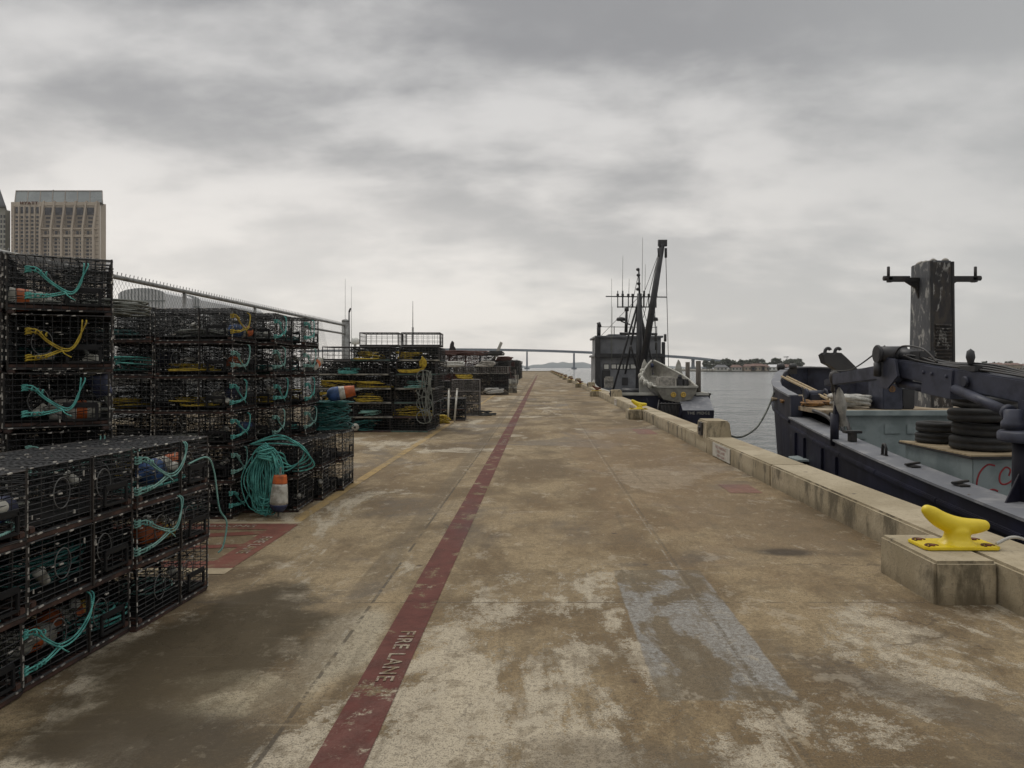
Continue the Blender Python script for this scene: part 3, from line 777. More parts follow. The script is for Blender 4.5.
for lv in range(6):
    low = lv < 2
    for ci, (xu, yu, xl, yl, cn) in enumerate(((-3.27, 8.76, -2.87, 8.40, 'second'), (-3.12, 9.46, -2.80, 9.14, 'third'))):
        if low: x, y, rz = xl-.43, yl+.33, R(3)
        else: x, y, rz = xu-.43+rt.uniform(-.012,.012), yu+.33, R(2)
        br = None if low else ['pale','teal','pale','teal'][lv-2]
        rope = ' with teal bridle' if br else ''
        trap('c', x, y, lv*.392, rz, f'black lobster trap{rope}, {ordn[lv]} {cn} roadside column of farther tall stack', br, 2, face='short')
for lv in range(2):
    trap('c', -3.93, 9.12, lv*.392, R(0), f'added black lobster trap, {ordn[lv]} between low columns and fence, farther tall stack', None, 2)  # added backing that keeps bright ground from showing through the low columns
    trap('c', -2.74-.43, 9.85+.33, lv*.392, R(2), f'added black lobster trap, {ordn[lv]} far low column of farther tall stack', None, 2, face='short')
    trap('c', -3.75, 9.6+.3, lv*.392, R(0), f'added black lobster trap, {ordn[lv]} behind low columns of farther tall stack', None, 1)
# ---------------------------------------------------------------- buoys and rope
def buoy_meshes(r, l, cols):
    # bullet buoy lying along local x; cols: list of (fraction, material key)
    out = []; prof = lambda u: r*min(1, (max(0, 1-(1-min(1,u*4))**2))**.5) if u < .25 else r*(1-.28*max(0,(u-.3)/.7)**1.3)
    a = 0
    for f, mk in cols:
        b = a+f; mb = MB(); n = 7
        pr = [(prof(a+(b-a)*i/n), (a+(b-a)*i/n)*l) for i in range(n+1)]
        if a > 0: pr[0] = (pr[0][0], pr[0][1])
        mb.lathe(pr, 16, (0,0,0), (1,0,0)); out.append(mb.mesh('colour_band', M[mk])); a = b
    mb = MB(); mb.cyl((-.05,0,0), (l+.06,0,0), .013, n=8); mb.tube([(l+.06+.02*math.cos(a*math.pi/5)+.015, .022*math.sin(a*math.pi/5), 0) for a in range(10)], .006, 5, closed=True)
    out.append(mb.mesh('spindle', M['grey_rope']))
    return out
BU = {'wo': buoy_meshes(.085, .34, [(.55,'b_white'),(.2,'b_orange'),(.25,'b_white')]),
      'bw': buoy_meshes(.09, .36, [(.45,'b_blue'),(.2,'b_white'),(.35,'b_orange')]),
      'wn': buoy_meshes(.08, .34, [(.5,'b_white'),(.5,'b_navy')]),
      'o': buoy_meshes(.085, .3, [(.7,'b_orange'),(.3,'b_yellow')]),
      'stripe': buoy_meshes(.08, .36, [(.3,'b_orange'),(.25,'b_white'),(.2,'b_orange'),(.25,'b_yellow')]),
      'blue': buoy_meshes(.085, .34, [(.75,'b_blue'),(.25,'b_navy')]),
      'tall': buoy_meshes(.105, .46, [(.24,'b_navy'),(.54,'b_white'),(.22,'b_orange')])}
def buoy(key, p, rot, label, s=1.0):
    e = empty('buoy', p, 0, label, 'buoy', 'fishing buoys among the traps'); e.rotation_euler = rot; e.scale = (s,s,s)
    for i, me in enumerate(BU[key]): inst(me, 'colour_band' if i < len(BU[key])-1 else 'spindle', e)
    return e
buoy('bw', (-2.80, 5.02, .93), (0, R(-12), R(75)), 'blue buoy with white and orange nose inside the top trap of the low roadside stack')
buoy('o', (-2.85, 4.98, .52), (0, 0, R(60)), 'orange buoy with yellow tip inside the second trap of the low roadside stack')
buoy('stripe', (-2.95, 4.22, .17), (0, 0, R(80)), 'orange, white and yellow striped buoy in the bottom middle trap of the low stack')
buoy('wo', (-2.97, 3.86, .16), (0, 0, R(70)), 'white and orange buoy in the bottom middle trap, beside the striped one')
buoy('blue', (-2.83, 3.38, .95), (0, R(-5), R(74)), 'bright blue buoy in the top trap at the left edge')
buoy('wo', (-2.88, 3.22, .52), (0, R(-8), R(72)), 'white buoy with teal loop in the second trap at the left edge', .85)
buoy('wo', (-3.92, 5.02, 2.18), (0, 0, R(40)), 'white buoy with orange end in the topmost trap of the nearer tall stack', 1.1)
buoy('wo', (-3.60, 5.22, 1.38), (0, 0, R(38)), 'white buoy with orange band behind the teal bridle of the nearer tall stack')
buoy('wn', (-3.42, 5.42, 1.80), (0, R(70), R(20)), 'grey and navy buoy behind the yellow bridle of the nearer tall stack')
buoy('wn', (-4.62, 8.35, 1.72), (0, R(-18), R(15)), 'white buoy with navy end in the middle front column of the farther tall stack')
buoy('wn', (-3.82, 8.3, 1.33), (0, R(-15), R(20)), 'pale buoy with navy end low in the front corner column of the farther tall stack')
buoy('bw', (-3.6, 8.3, 2.12), (0, 0, R(70)), 'blue and white buoy in the top front corner trap of the farther tall stack', .9)
buoy('o', (-3.6, 8.35, 1.75), (0, 0, R(95)), 'orange buoy behind a teal bridle at the front corner of the farther tall stack', .9)
buoy('blue', (-3.58, 8.5, .98), (0, 0, R(80)), 'navy blue buoy inside the front corner column of the farther tall stack', .8)
buoy('wo', (-3.22, 9.9, 1.66), (0, R(-25), R(70)), 'white and orange buoy in the third roadside column of the farther tall stack', .9)
buoy('tall', (-2.96, 8.10, .06), (R(0), R(-87), R(0)), 'tall white buoy with orange top and navy foot standing beside the hanging teal rope', .92)
buoy('bw', (-3.02, 10.1, 1.30), (0, R(-10), R(15)), 'white and blue buoy lying on the far low column of the farther tall stack', 1.1)

def coil(p, rx, ry, rz, turns, r, m, label, name='rope_coil', seed=0, n=16, flat=None, jit=.12, grp='rope coils among the traps'):
    rnd = random.Random(seed); pts = []
    ph = [rnd.uniform(0, 6.28) for _ in range(6)]
    for i in range(int(turns*n)):
        a = 2*math.pi*i/n; q = i/n
        k = 1+jit*math.sin(q*2.1+ph[0])+jit*.8*math.sin(a*1.31+ph[1])
        x = rx*math.cos(a)*k+rx*.2*math.sin(q*1.7+ph[2]); y = ry*math.sin(a)*k+ry*.2*math.cos(q*1.3+ph[3])
        z = rz*(.5+.5*math.sin(q*1.9+ph[4]+.6*math.sin(a+ph[5])))
        pts.append((x, y, z))
    mb = MB(); mb.tube(catmull(pts, 2), r, 5)
    o = mb.build(name, m, None, loc=p)
    if flat: o.rotation_euler = flat
    return tag(o, label, 'rope', grp)
coil((-2.96, 4.16, .46), .17, .3, .17, 16, .008, M['teal_dark'], 'teal rope coil inside the second trap of the low roadside stack', seed=3)
coil((-2.80, 4.48, .07), .10, .16, .12, 7, .008, M['teal'], 'loose teal rope in the bottom middle trap of the low stack', seed=4, jit=.3)
coil((-2.78, 5.1, .84), .10, .25, .05, 6, .008, M['teal'], 'teal rope lying under the blue and orange buoy in the low stack', seed=5, jit=.3)
coil((-2.85, 3.35, .83), .16, .28, .05, 5, .009, M['teal_pale'], 'pale teal rope loops in the top trap at the left edge', seed=6, jit=.3)
coil((-2.80, 3.5, .42), .10, .10, .05, 2.2, .009, M['teal'], 'short teal rope loop on the white buoy at the left edge', seed=16, jit=.2)
coil((-2.9, 5.25, .06), .12, .15, .06, 5, .007, M['teal_pale'], 'pale rope scrap in the bottom farthest trap of the low stack', seed=7, jit=.3)
for q, (x, y, z, rr, tn, m, lab) in enumerate(((-4.0, 8.3, .84, .2, 12, 'grey_rope', 'grey rope coil in the third front trap of the farther tall stack'),
    (-4.9, 8.3, 2.02, .2, 13, 'teal_dark', 'dark teal rope coil in the topmost middle front trap of the farther tall stack'),
    (-3.95, 8.35, 2.02, .22, 15, 'grey_rope', 'grey rope coil in the topmost front corner trap of the farther tall stack'),
    (-4.8, 8.3, 1.24, .18, 9, 'yellow_rope', 'yellow rope in the middle front column of the farther tall stack'),
    (-3.6, 9.8, 2.0, .2, 12, 'teal_dark', 'teal rope coil atop the third roadside column of the farther tall stack'),
    (-3.6, 9.1, 1.62, .2, 12, 'teal_dark', 'teal rope coil in the second roadside column of the farther tall stack'),
    (-3.5, 5.7, .95, .2, 9, 'teal_pale', 'pale teal rope low in the nearer tall stack'),
    (-4.1, 5.7, 1.75, .2, 9, 'teal_dark', 'dark teal rope in the fifth trap of the nearer tall stack'),
    (-3.45, 5.75, 2.12, .2, 12, 'grey_rope', 'grey rope coil in the topmost trap of the nearer tall stack'))):
    coil((x, y, z), rr, rr*.9, .1, tn, .008, M[m], lab, seed=20+q, jit=.25)
# ropes stowed in the other front traps
rq = random.Random(303); ti = 0
for tier in range(6):
    tn = ordn[tier].replace(' tier', '-tier trap')
    z = tier*.392+.09
    for x, y, where, hide in ((-4.0, 8.25, 'front corner of farther tall stack', (2, 5)), (-4.75, 8.25, 'middle front of farther tall stack', (3, 5)), (-3.62, 9.05, 'second roadside column of farther tall stack', (0, 1, 4)), (-3.45, 9.75, 'third roadside column of farther tall stack', (0, 1, 5))):
        if tier in hide: continue
        mk = rq.choice(('teal_dark', 'teal', 'grey_rope', 'black_rope', 'teal_pale', 'yellow_rope')); nm = {'teal_dark': 'dark teal', 'teal': 'teal', 'grey_rope': 'grey', 'black_rope': 'blackish', 'teal_pale': 'pale teal', 'yellow_rope': 'yellow'}[mk]
        coil((x, y, z), rq.uniform(.12,.2), rq.uniform(.12,.18), rq.uniform(.06,.16), rq.randint(4,9), .007, M[mk], f'{nm} rope stowed in the {tn}, {where}', seed=200+ti, jit=.35); ti += 1
# the big teal hank hung on the low columns
mb = MB(); rnd = random.Random(8)
for q in range(34):
    a = rnd.uniform(-1, 1); wdt = rnd.uniform(.04, .19); zb = rnd.uniform(.03, .2); zt = rnd.uniform(.68, .84); c = a*.05
    dx = rnd.uniform(-.03,.03); y = rnd.uniform(-.05, .05)
    pts = [(c, y, zt), (c+wdt*.8, y+.01, zt-.16), (c+wdt+dx, y-.02, .4), (c+wdt*.6, y, zb+.03), (c, y, zb), (c-wdt*.7, y, zb+.05), (c-wdt+dx, y-.02, .42), (c-wdt*.8, y+.01, zt-.15)]
    pts = [(px+rnd.uniform(-.025,.025), py+rnd.uniform(-.03,.03), pz+rnd.uniform(-.03,.03)) for px, py, pz in pts]
    mb.tube(catmull(pts, 4, True), .0062, 5, closed=True)
for q in range(7):
    z = .70+rnd.uniform(-.05,.06); mb.tube([(.07*math.cos(b*math.pi/6)*1.3, .075*math.sin(b*math.pi/6), z+.03*math.sin(b*math.pi/6+q)) for b in range(12)], .0085, 5, closed=True)
o = mb.build('rope_hank', M['teal'], loc=(-3.13, 8.16, 0)); tag(o, 'long teal rope hank hanging down the low columns beside a tall white buoy', 'rope', 'rope coils among the traps')
mb = MB()
for q in range(5):
    pts = [(-3.35+rnd.uniform(-.05,.05), 8.36, .80), (-3.1+rnd.uniform(-.1,.1), 8.34, .86+rnd.uniform(-.05,.08)), (-2.92+rnd.uniform(-.08,.08), 8.36, .82+rnd.uniform(-.05,.08)), (-2.80+.03*q, 8.5, .74-.05*q), (-2.83-.03*q, 8.45, .6-.03*q), (-2.98, 8.3, .5+q*.05), (-3.12, 8.2, .72)]
    mb.tube(catmull(pts, 5), .0085, 5)
tag(mb.build('loose_rope', M['teal']), 'loose teal rope loops draped across the top of the low columns above the hank', 'rope', 'rope coils among the traps')
coil((-3.02, 10.25, .83), .23, .2, .38, 34, .009, M['teal_dark'], 'big round dark teal ball of rope on the far low column', seed=40, jit=.2)
mb = MB(); mb.tube(catmull([(-2.55,5.2,1.0), (-2.52,5.42,1.02), (-2.50,5.50,.9), (-2.47,5.52,.62), (-2.43,5.56,.5), (-2.44,5.52,.33), (-2.47,5.5,.28)], 6), .007, 5)
tag(mb.build('rope_tail', M['teal_pale']), 'thin teal rope tail hanging off the far end of the low roadside stack', 'rope', 'rope coils among the traps')

# ---------------------------------------------------------------- farther stacks
def far_kit(L, W, Hh, seed, wire, s, r, board):
    rnd = random.Random(seed); k = dict(L=L, W=W, H=Hh)
    k['wire_mesh'] = trap_wires(L, W, Hh, s, s*1.15, s, r, rnd, .006).mesh('wire_mesh', wire)
    mb = MB(); X, Y = L/2, W/2
    for sy in (-1, 1):
        for z in (.015, Hh-.01): mb.wire((-X,sy*Y,z), (X,sy*Y,z), .012)
        for sx in (-1, 1): mb.wire((sx*X,sy*Y,0), (sx*X,sy*Y,Hh), .013)
    for sx in (-1, 1):
        for z in (.015, Hh-.01): mb.wire((sx*X,-Y,z), (sx*X,Y,z), .012)
    k['frame'] = mb.mesh('frame', M['frame'])
    mb = MB(); mb.beam((-X-.01,0,0), (X+.01,0,0), .04, .04); k['board'] = mb.mesh('runner', board)
    mb = MB()
    for _ in range(150):
        a = V((rnd.uniform(-X,X), rnd.uniform(-Y,Y), rnd.uniform(.03,Hh-.03)))
        b = a+V((rnd.uniform(-.4,.4), rnd.uniform(-.4,.4), rnd.uniform(-.15,.15)))
        b = V((max(-X,min(X,b.x)), max(-Y,min(Y,b.y)), max(.02,min(Hh-.02,b.z)))); mb.wire(a, b, rnd.uniform(.004,.012))
    k['net'] = mb.mesh('inner_netting', M['net'])
    return k
def far_trap(k, x, y, z, rz, label, group, sx=1.0, net=True):
    e = empty('crab_trap', (x, y, z+.02), rz, label, 'lobster trap', group)
    inst(k['wire_mesh'], 'wire_mesh', e); inst(k['frame'], 'frame', e)
    for s in (-1, 1): inst(k['board'], 'runner', e, (0, s*(k['W']/2-.01), 0))
    if net: inst(k['net'], 'inner_netting', e)
    return e
FK = [far_kit(1.0, .9, .355, 51, M['wire_old'], .07, .004, M['whiteboard']), far_kit(1.0, .9, .355, 52, M['wire_old'], .07, .004, M['tealboard']), far_kit(1.0, .9, .355, 53, M['wire'], .075, .004, M['runner'])]
FKo = far_kit(1.0, .9, .35, 54, M['wire_old'], .12, .004, M['frame'])
GD = 'traps in the yellow roped stack'
rnd = random.Random(5)
colw = ['fence side column', 'middle column', 'roadside column']
for ci, x in enumerate((-5.48, -4.45, -3.41)):
    for row in range(2):
        nl = 6 if ci else 5
        for lv in range(nl):
            k = FK[(ci*2+lv*1+row) % 3] if lv not in (2, 3, 4) else (FK[0] if ci != 2 or lv == 3 else FK[1])
            rw = 'front' if row == 0 else 'rear'
            far_trap(k, x+rnd.uniform(-.03,.03)+(.03*lv if ci == 2 else 0), 19.25+row*1.05+rnd.uniform(-.03,.03), lv*.372, R(rnd.uniform(-7,7)), f'weathered trap, {ordn[lv]}, {rw} {colw[ci]} of yellow roped stack', GD)
for ci, x in enumerate((-4.3, -3.2)):
    far_trap(FKo, x, 19.4, 6*.372+.01, R(3), f'open see-through wire trap topping the {colw[ci+1]} of yellow roped stack', GD, net=False)
far_trap(FKo, -5.25, 19.4, 5*.372+.01, R(-3), 'open see-through wire trap topping the fence side column of yellow roped stack', GD, net=False)
GY = 'yellow rope bundles in the stack'
for q, (x, tier, w_, m, lab) in enumerate(((-5.4,3,.30,'yellow_rope','yellow rope bundle in fourth trap of fence side column'), (-4.55,3,.30,'yellow_rope','yellow rope bundle in fourth trap of middle column'),
    (-4.6,2,.22,'yellow_rope','yellow rope bundle in third trap of middle column'), (-3.4,1,.34,'yellow_rope','large yellow rope heap in second trap of roadside column'), (-4.6,5,.26,'yellow_rope','yellow rope bundle near the top of middle column'),
    (-3.5,5,.22,'yellow_rope','yellow rope bundle near the top of roadside column'), (-4.5,1,.16,'teal_pale','pale teal rope bundle in second trap of middle column'), (-4.6,0,.22,'teal_dark','dark teal rope bundle in bottom trap of middle column'),
    (-5.1,4,.18,'teal','teal rope bundle in fifth trap of fence side column'), (-3.3,3,.16,'teal_pale','pale rope bundle in fourth trap of roadside column'), (-5.5,2,.2,'yellow_rope','small yellow rope bundle in third trap of fence side column'))):
    coil((x, 18.98, tier*.372+.05), w_, .15, rnd.uniform(.12,.26), 8, .014, M[m], lab+' of yellow roped stack', seed=60+q, jit=.6, grp=GY)
mb = MB()
for q in range(6): mb.tube(catmull([(-3.7-.01*q,18.74,1.57+.01*q), (-3.35,18.72,1.56+.012*q), (-3.12,18.72,1.60+.012*q), (-3.0-.02*q,18.7,1.74), (-3.01-.015*q,18.7,1.88+.012*q), (-3.1,18.7,1.90+.012*q), (-3.17+.01*q,18.72,1.82), (-3.15,18.73,1.7)], 5), .014, 5)
tag(mb.build('yellow_rope_loop', M['yellow_rope']), 'thick yellow rope loop standing out from the front of the yellow roped stack', 'rope', GY)
mb = MB()
for q in range(9):
    x = -2.96+rnd.uniform(-.15,.12); mb.tube(catmull([(x,18.72,1.6), (x+rnd.uniform(-.1,.1),18.68,1.25), (x+rnd.uniform(-.15,.1),18.68,.9), (x+rnd.uniform(-.1,.1),18.7,rnd.uniform(.1,.6))], 5), .012, 5)
for q in range(4): mb.tube([(-3.05+.2*math.cos(b*math.pi/6), 18.7, 1.45-q*.35+.17*math.sin(b*math.pi/6)) for b in range(12)], .013, 5, closed=True)
tag(mb.build('hanging_line', M['grey_rope']), 'grey green lines hanging down the roadside corner of the yellow roped stack', 'rope', GY)
e = empty('net_float', (-4.83, 18.68, .14), 0, 'round white float with dark hub at the foot of the yellow roped stack', 'float')
mb = MB(); mb.lathe([(.03,-.05),(.085,-.04),(.1,0),(.085,.04),(.03,.05)], 16, (0,0,0), (0,1,0)); mb.build('float_ring', M['b_white'], e)
mb = MB(); mb.cyl((0,-.06,0), (0,.06,0), .03); mb.build('hub', M['black'], e)
# pale weathered small stack and the two white pipes
PK = far_kit(.95, .8, .40, 71, M['palemesh'], .045, .005, M['palemesh'])
for lv in range(3):
    far_trap(PK, -2.66, 25.4, lv*.42, R(1), f'pale weathered fine mesh trap, {ordn[lv]} of short stack past yellow roped stack', 'pale mesh traps in the short stack')
    far_trap(FK[2], -2.95, 23.2, lv*.33, R(4), f'dark trap behind the white pipes, {ordn[lv]} beside the short pale stack', 'dark traps behind the white pipes') if lv < 2 else None
    far_trap(FK[2], -3.8, 25.6, lv*.42, R(2), f'dark trap beside the short pale mesh stack, {ordn[lv]}', 'dark traps behind the white pipes')
for x, y, hh, nm in ((-2.86, 22.0, 1.0, 'left'), (-2.70, 22.3, 1.0, 'right')):
    mb = MB(); mb.cyl((x,y,.0), (x+(.0 if nm == 'left' else .06),y+.25,hh), .028, n=8); mb.cyl((x+(.0 if nm == 'left' else .06),y+.25,hh), (x+(.0 if nm == 'left' else .06),y+.25,hh+.03), .035, n=8)
    tag(mb.build('white_pipe', M['pvc']), 'white pipe leaning on dark traps, ' + ('nearer the yellow roped stack' if nm == 'left' else 'nearer the pale mesh stack'), 'pipe', 'white pipes leaning on traps')
coil((-2.98, 21.7, .02), .16, .16, .22, 8, .02, M['yellow_rope'], 'small yellow rope heap on the ground by the white pipes', seed=81, jit=.25, grp=GY)
coil((-2.05, 25.3, .01), .3, .2, .14, 7, .02, M['black_rope'], 'dark rope heap on the ground beside the pale mesh stack', seed=82, jit=.25, grp='dark rope heaps')
RK = far_kit(1.1, 1.0, .42, 91, M['redmesh'], .085, .008, M['redmesh']); DK = far_kit(1.1, 1.0, .42, 92, M['wire_old'], .085, .006, M['frame']); PK2 = far_kit(1.1, 1.0, .42, 93, M['palemesh'], .10, .009, M['whiteboard'])
GF = 'far stacks of traps'
pc = ['first', 'second', 'third', 'fourth', 'fifth', 'sixth']
for ci in range(4):            # F: mid-distance stack, four high
    for lv in range(4 if ci else 3):
        k = PK2 if lv == 3 else (RK if lv == 2 and ci < 2 else DK)
        far_trap(k, -6.0+ci*1.13, 44.5+rnd.uniform(-.1,.1), lv*.43, R(rnd.uniform(-7,7)), f'trap in the mid distance stack, {ordn[lv]}, {pc[ci]} column from the fence', GF)
for ci in range(5):            # F2: taller dark and red stack behind
    for lv in range(6 if ci < 4 else 5):
        k = RK if (lv >= 4 and ci < 3) or (ci == 4 and lv % 2) else DK
        far_trap(k, -7.6+ci*1.15, 55+rnd.uniform(-.1,.1)+.4*(lv % 2), lv*.43, R(rnd.uniform(-7,7)), f'{"red" if k is RK else "black"} trap in tall far stack, {ordn[lv]}, {pc[ci]} column from the fence', GF)
for ri in range(3):
    for lv in range(5):
        far_trap(DK if (lv+ri) % 3 else RK, -3.3+.2*ri, 57.5+ri*3.2, lv*.43, R(90+rnd.uniform(-3,3)), f'dark trap on the roadside end of the tall far stack, {ordn[lv]}, {pc[ri]} pile', GF)
for ri in range(4):
    for ci in range(2):
        for lv in range(6):
            far_trap(DK, -4.7+ci*1.15, 90+ri*7, lv*.43, R(rnd.uniform(-7,7)), f'black trap in the farthest stack, {ordn[lv]}, {pc[ri]} pile, ' + ('inner' if ci == 0 else 'outer') + ' side', GF)
for q, (x, y, z, rx_, m, lab) in enumerate(((-5.6,44.3,1.72,.7,'white_rope','pale rope heap on top of the mid distance stack'), (-3.4,44.2,1.75,.4,'canvas','pale bundle on top of the mid distance stack near the roadside'),
    (-7.0,54.8,2.62,.9,'redrope','rusty red rope heap on top of the tall far stack, fence side'), (-5.4,54.9,2.6,.9,'redrope','rusty red rope heap on top of the tall far stack, middle'), (-3.6,55,2.6,.6,'black_rope','dark rope heap on top of the tall far stack, roadside'),
    (-2.9,44.0,.1,.4,'white_rope','pale rope heap at the foot of the mid distance stack'), (-3.0,56.6,2.2,.45,'redrope','red rope heap at the roadside end of the tall far stack'), (-4.6,44.1,.9,.35,'yellow_rope','yellow rope bundle in the mid distance stack'))):
    coil((x, y, z), rx_, .3, .3, 9, .04, M[m], lab, seed=120+q, jit=.4, grp='rope heaps on the far stacks')
e = empty('sign_board', (-2.75, 69, 0), R(8), 'pale board standing on the deck beside the farthest black stacks', 'board')
mb = MB(); mb.box(-.55,.55,-.03,.03,.15,.95); mb.build('panel', M['signwhite'], e, .01)
mb = MB(); mb.box(-.3,.3,-.25,.25,1.0,1.45); mb.build('crate', M['palemesh'], e, .03)
mb = MB(); mb.box(-.45,-.38,-.2,.2,0,.95); mb.box(.38,.45,-.2,.2,0,.95); mb.build('leg', M['wood'], e)
e = empty('steel_drum', (-1.9, 47.5, 0), 0, 'pale drum standing at the roadside end of the mid distance stack', 'drum')
mb = MB(); mb.lathe([(.28,0),(.29,.02),(.285,.3),(.3,.31),(.285,.33),(.285,.6),(.3,.61),(.285,.63),(.29,.88),(.27,.9)], 18); mb.build('drum_body', M['whiteboard'], e)
mb = MB(); mb.cyl((0,0,.9),(0,0,.93),.27,n=18); mb.build('lid', M['black'], e)
# lamp and boom standing beyond the stacks
e = empty('work_light', (-7.4, 60, 0), 0, 'grey lattice work light mast with dark lamp beyond the trap stacks', 'light mast')
mb = MB()
for sx in (-1,1):
    for sy in (-1,1): mb.wire((sx*.45,sy*.4,0), (sx*.3,sy*.3,3.1), .04)
for q in range(6):
    for s in (-1,1): mb.wire((-.42+.02*q,s*.35,q*.5), (.42-.02*q,s*.35,q*.5+.5), .03); mb.wire((-.42,s*.35,q*.5), (.42,s*.35,q*.5), .03)
mb.build('lattice_mast', M['galv'], e)
mb = MB(); mb.prism([(-.35,2.95),(.35,2.95),(.22,3.3),(.1,3.45),(.12,3.75),(-.05,3.9),(-.2,3.6),(-.25,3.3)], -.12, .12, 'y'); mb.build('lamp_head', M['black'], e, .03)
e = empty('loader_boom', (-4.3, 64, 0), 0, 'pale angled loader boom rising behind the tall far stack', 'boom')
mb = MB(); mb.beam((0,0,2.2), (.75,0,3.9), .25, .3, (0,1,0)); mb.beam((0,0,0), (0,0,2.4), .3, .3); mb.build('boom_arm', M['bwhite'], e, .02)
mb = MB(); mb.beam((.1,-.2,2.5), (.6,-.2,3.4), .09, .09); mb.beam((.3,0,2.7), (.9,0,2.3), .15, .15); mb.build('ram', M['chrome'], e)
e = empty('radio_mast', (-4.2, 23.5, 0), 0, 'thin radio mast rising behind the yellow roped stack', 'mast')
mb = MB(); mb.cyl((0,0,0), (0,0,3.0), .05, .03, 8); mb.build('pole', M['galv'], e)
mb = MB(); mb.cyl((0,0,3.0), (0,0,3.85), .014, .008, 6); mb.build('whip_antenna', M['galv'], e)

# ---------------------------------------------------------------- chain link fence
e = empty('chain_link_fence', (-6.05, 0, 0), 0, 'long galvanised chain link fence with knuckled top rail behind the trap stacks', 'fence')
FZ = 2.98; FY0, FY1 = 3.0, 22.2
mb = MB(); mb.cyl((0,FY0,FZ), (0,FY1,FZ), .034, n=10); mb.build('top_rail', M['galv'], e)
mb = MB(); s = .085; n = int((FY1-FY0)/s)
z0 = .05; Hf = FZ-z0
for i in range(n+1):
    for sg in (-1, 1):
        y0 = FY0+i*s; y1 = y0+sg*Hf*.8; za, zb = z0, FZ
        if y1 > FY1: zb = z0+(FY1-y0)/.8; y1 = FY1
        if y1 < FY0: zb = z0+(y0-FY0)/.8; y1 = FY0
        mb.wire((sg*.003,y0,za), (sg*.003,y1,zb), .0022)
for i in range(int((FY1-FY0)/.105)):
    y = FY0+i*.105; mb.wire((0,y,FZ-.03), (0,y+.03,FZ+.075), .007)
mb.build('chain_link_mesh', M['galv'], e)
for y in (3.2, 6.2, 9.2, 12.2, 15.2, 18.2):
    mb = MB(); mb.cyl((0.0,y,0), (0.0,y,FZ-.02), .032, n=10); mb.build('post', M['galv'], e)
mb = MB(); mb.cyl((0,FY1,0), (0,FY1,FZ+.12), .11, n=12); mb.lathe([(.115,0),(.1,.05),(.0,.09)], 12, (0,FY1,FZ+.12)); mb.build('end_post', M['galv'], e)
mb = MB(); mb.cyl((0,18.4,2.72), (0,FY1,2.72), .03, n=8); mb.cyl((0,18.4,FZ), (0,18.4,2.0), .03, n=8); mb.build('brace_rail', M['galv'], e)
# ---------------------------------------------------------------- blue workboat alongside, right
WB = empty('workboat', (8.0, 8.0, 0), 0, 'dark navy steel workboat with folded crane, tall pylon and tyres moored beside the kerb', 'workboat')
def wb(mb, name, mats, bevel=0.0, parent=None):
    # geometry is written in world coordinates; the thing's base sits at (8, 8, 0)
    if parent is None: mb.v = [(x-8.0, y-8.0, z) for x, y, z in mb.v]; return mb.build(name, mats, WB, bevel)
    mb.v = [(x-8.0, y-8.0, z) for x, y, z in mb.v]; return mb.build(name, mats, parent, bevel)
rail = [(4.30,-9,.27),(4.30,-4,.27),(4.30,0,.27),(4.31,3,.28),(4.33,5,.29),(4.36,6.5,.31),(4.41,8,.37),(4.47,9.6,.45),(4.58,11,.515),(4.75,12.5,.58),(5.0,14.5,.67)]
bowl = [(5.0,14.5,1.10),(5.14,15.5,1.17),(5.33,16.5,1.24),(5.62,17.5,1.33),(6.0,18.5,1.43),(6.38,19.5,1.52),(6.86,20.5,1.60),(7.4,21.3,1.66),(8.0,21.7,1.68)]
mir = lambda p: (16-p[0], p[1], p[2])
mb = MB()
def shell(line, zb, inset):
    rows = []
    for (x, y, z) in line:
        k = max(0, (y-13)/9); cx = 8.0; ins = inset*k
        pts = []
        for u in (0, .12, .35, .7, 1.0):
            zz = z+(zb-z)*u
            sh = ins*(u**1.3)
            pts.append((x+(cx-x)*min(.5, sh*.16), y-sh*1.0*(1 if y > 15 else 0), zz))
        rows.append(pts)
    return rows
bl = [(x, y, z) for x, y, z in bowl]
full = rail[:-1] + [(5.0,14.49,.67)] 
mb.grid(shell(rail, -3.2, 0.0), smooth=True); mb.grid([[mir(q) for q in r] for r in shell(rail, -3.2, 0.0)], smooth=True)
mb.grid(shell(bowl, -3.2, 1.1), smooth=True); mb.grid([[mir(q) for q in r] for r in shell(bowl, -3.2, 1.1)], smooth=True)
wb(mb, 'hull', M['navy'])
# raised rubbing strip and welded frames on the side
mb = MB()
for ln, dz in ((rail, -.16), (bowl, -.5)):
    for sgn in (0, 1):
        pts = [V((p[0]-.012, p[1], p[2]+dz)) if not sgn else V((16-p[0]+.012, p[1], p[2]+dz)) for p in ln]
        for a, b in zip(pts[:-1], pts[1:]): mb.beam(a, b, .05, .06)
for (yy, x, z) in ((13.2,4.83,.6),(13.9,4.92,.63),(11.2,4.60,.5),(12.0,4.69,.55)):
    mb.beam((x-.012,yy,z-.2), (x-.012,yy,-2.5), .05, .03, (0,1,0))
wb(mb, 'rub_strip', M['navy'], .01)
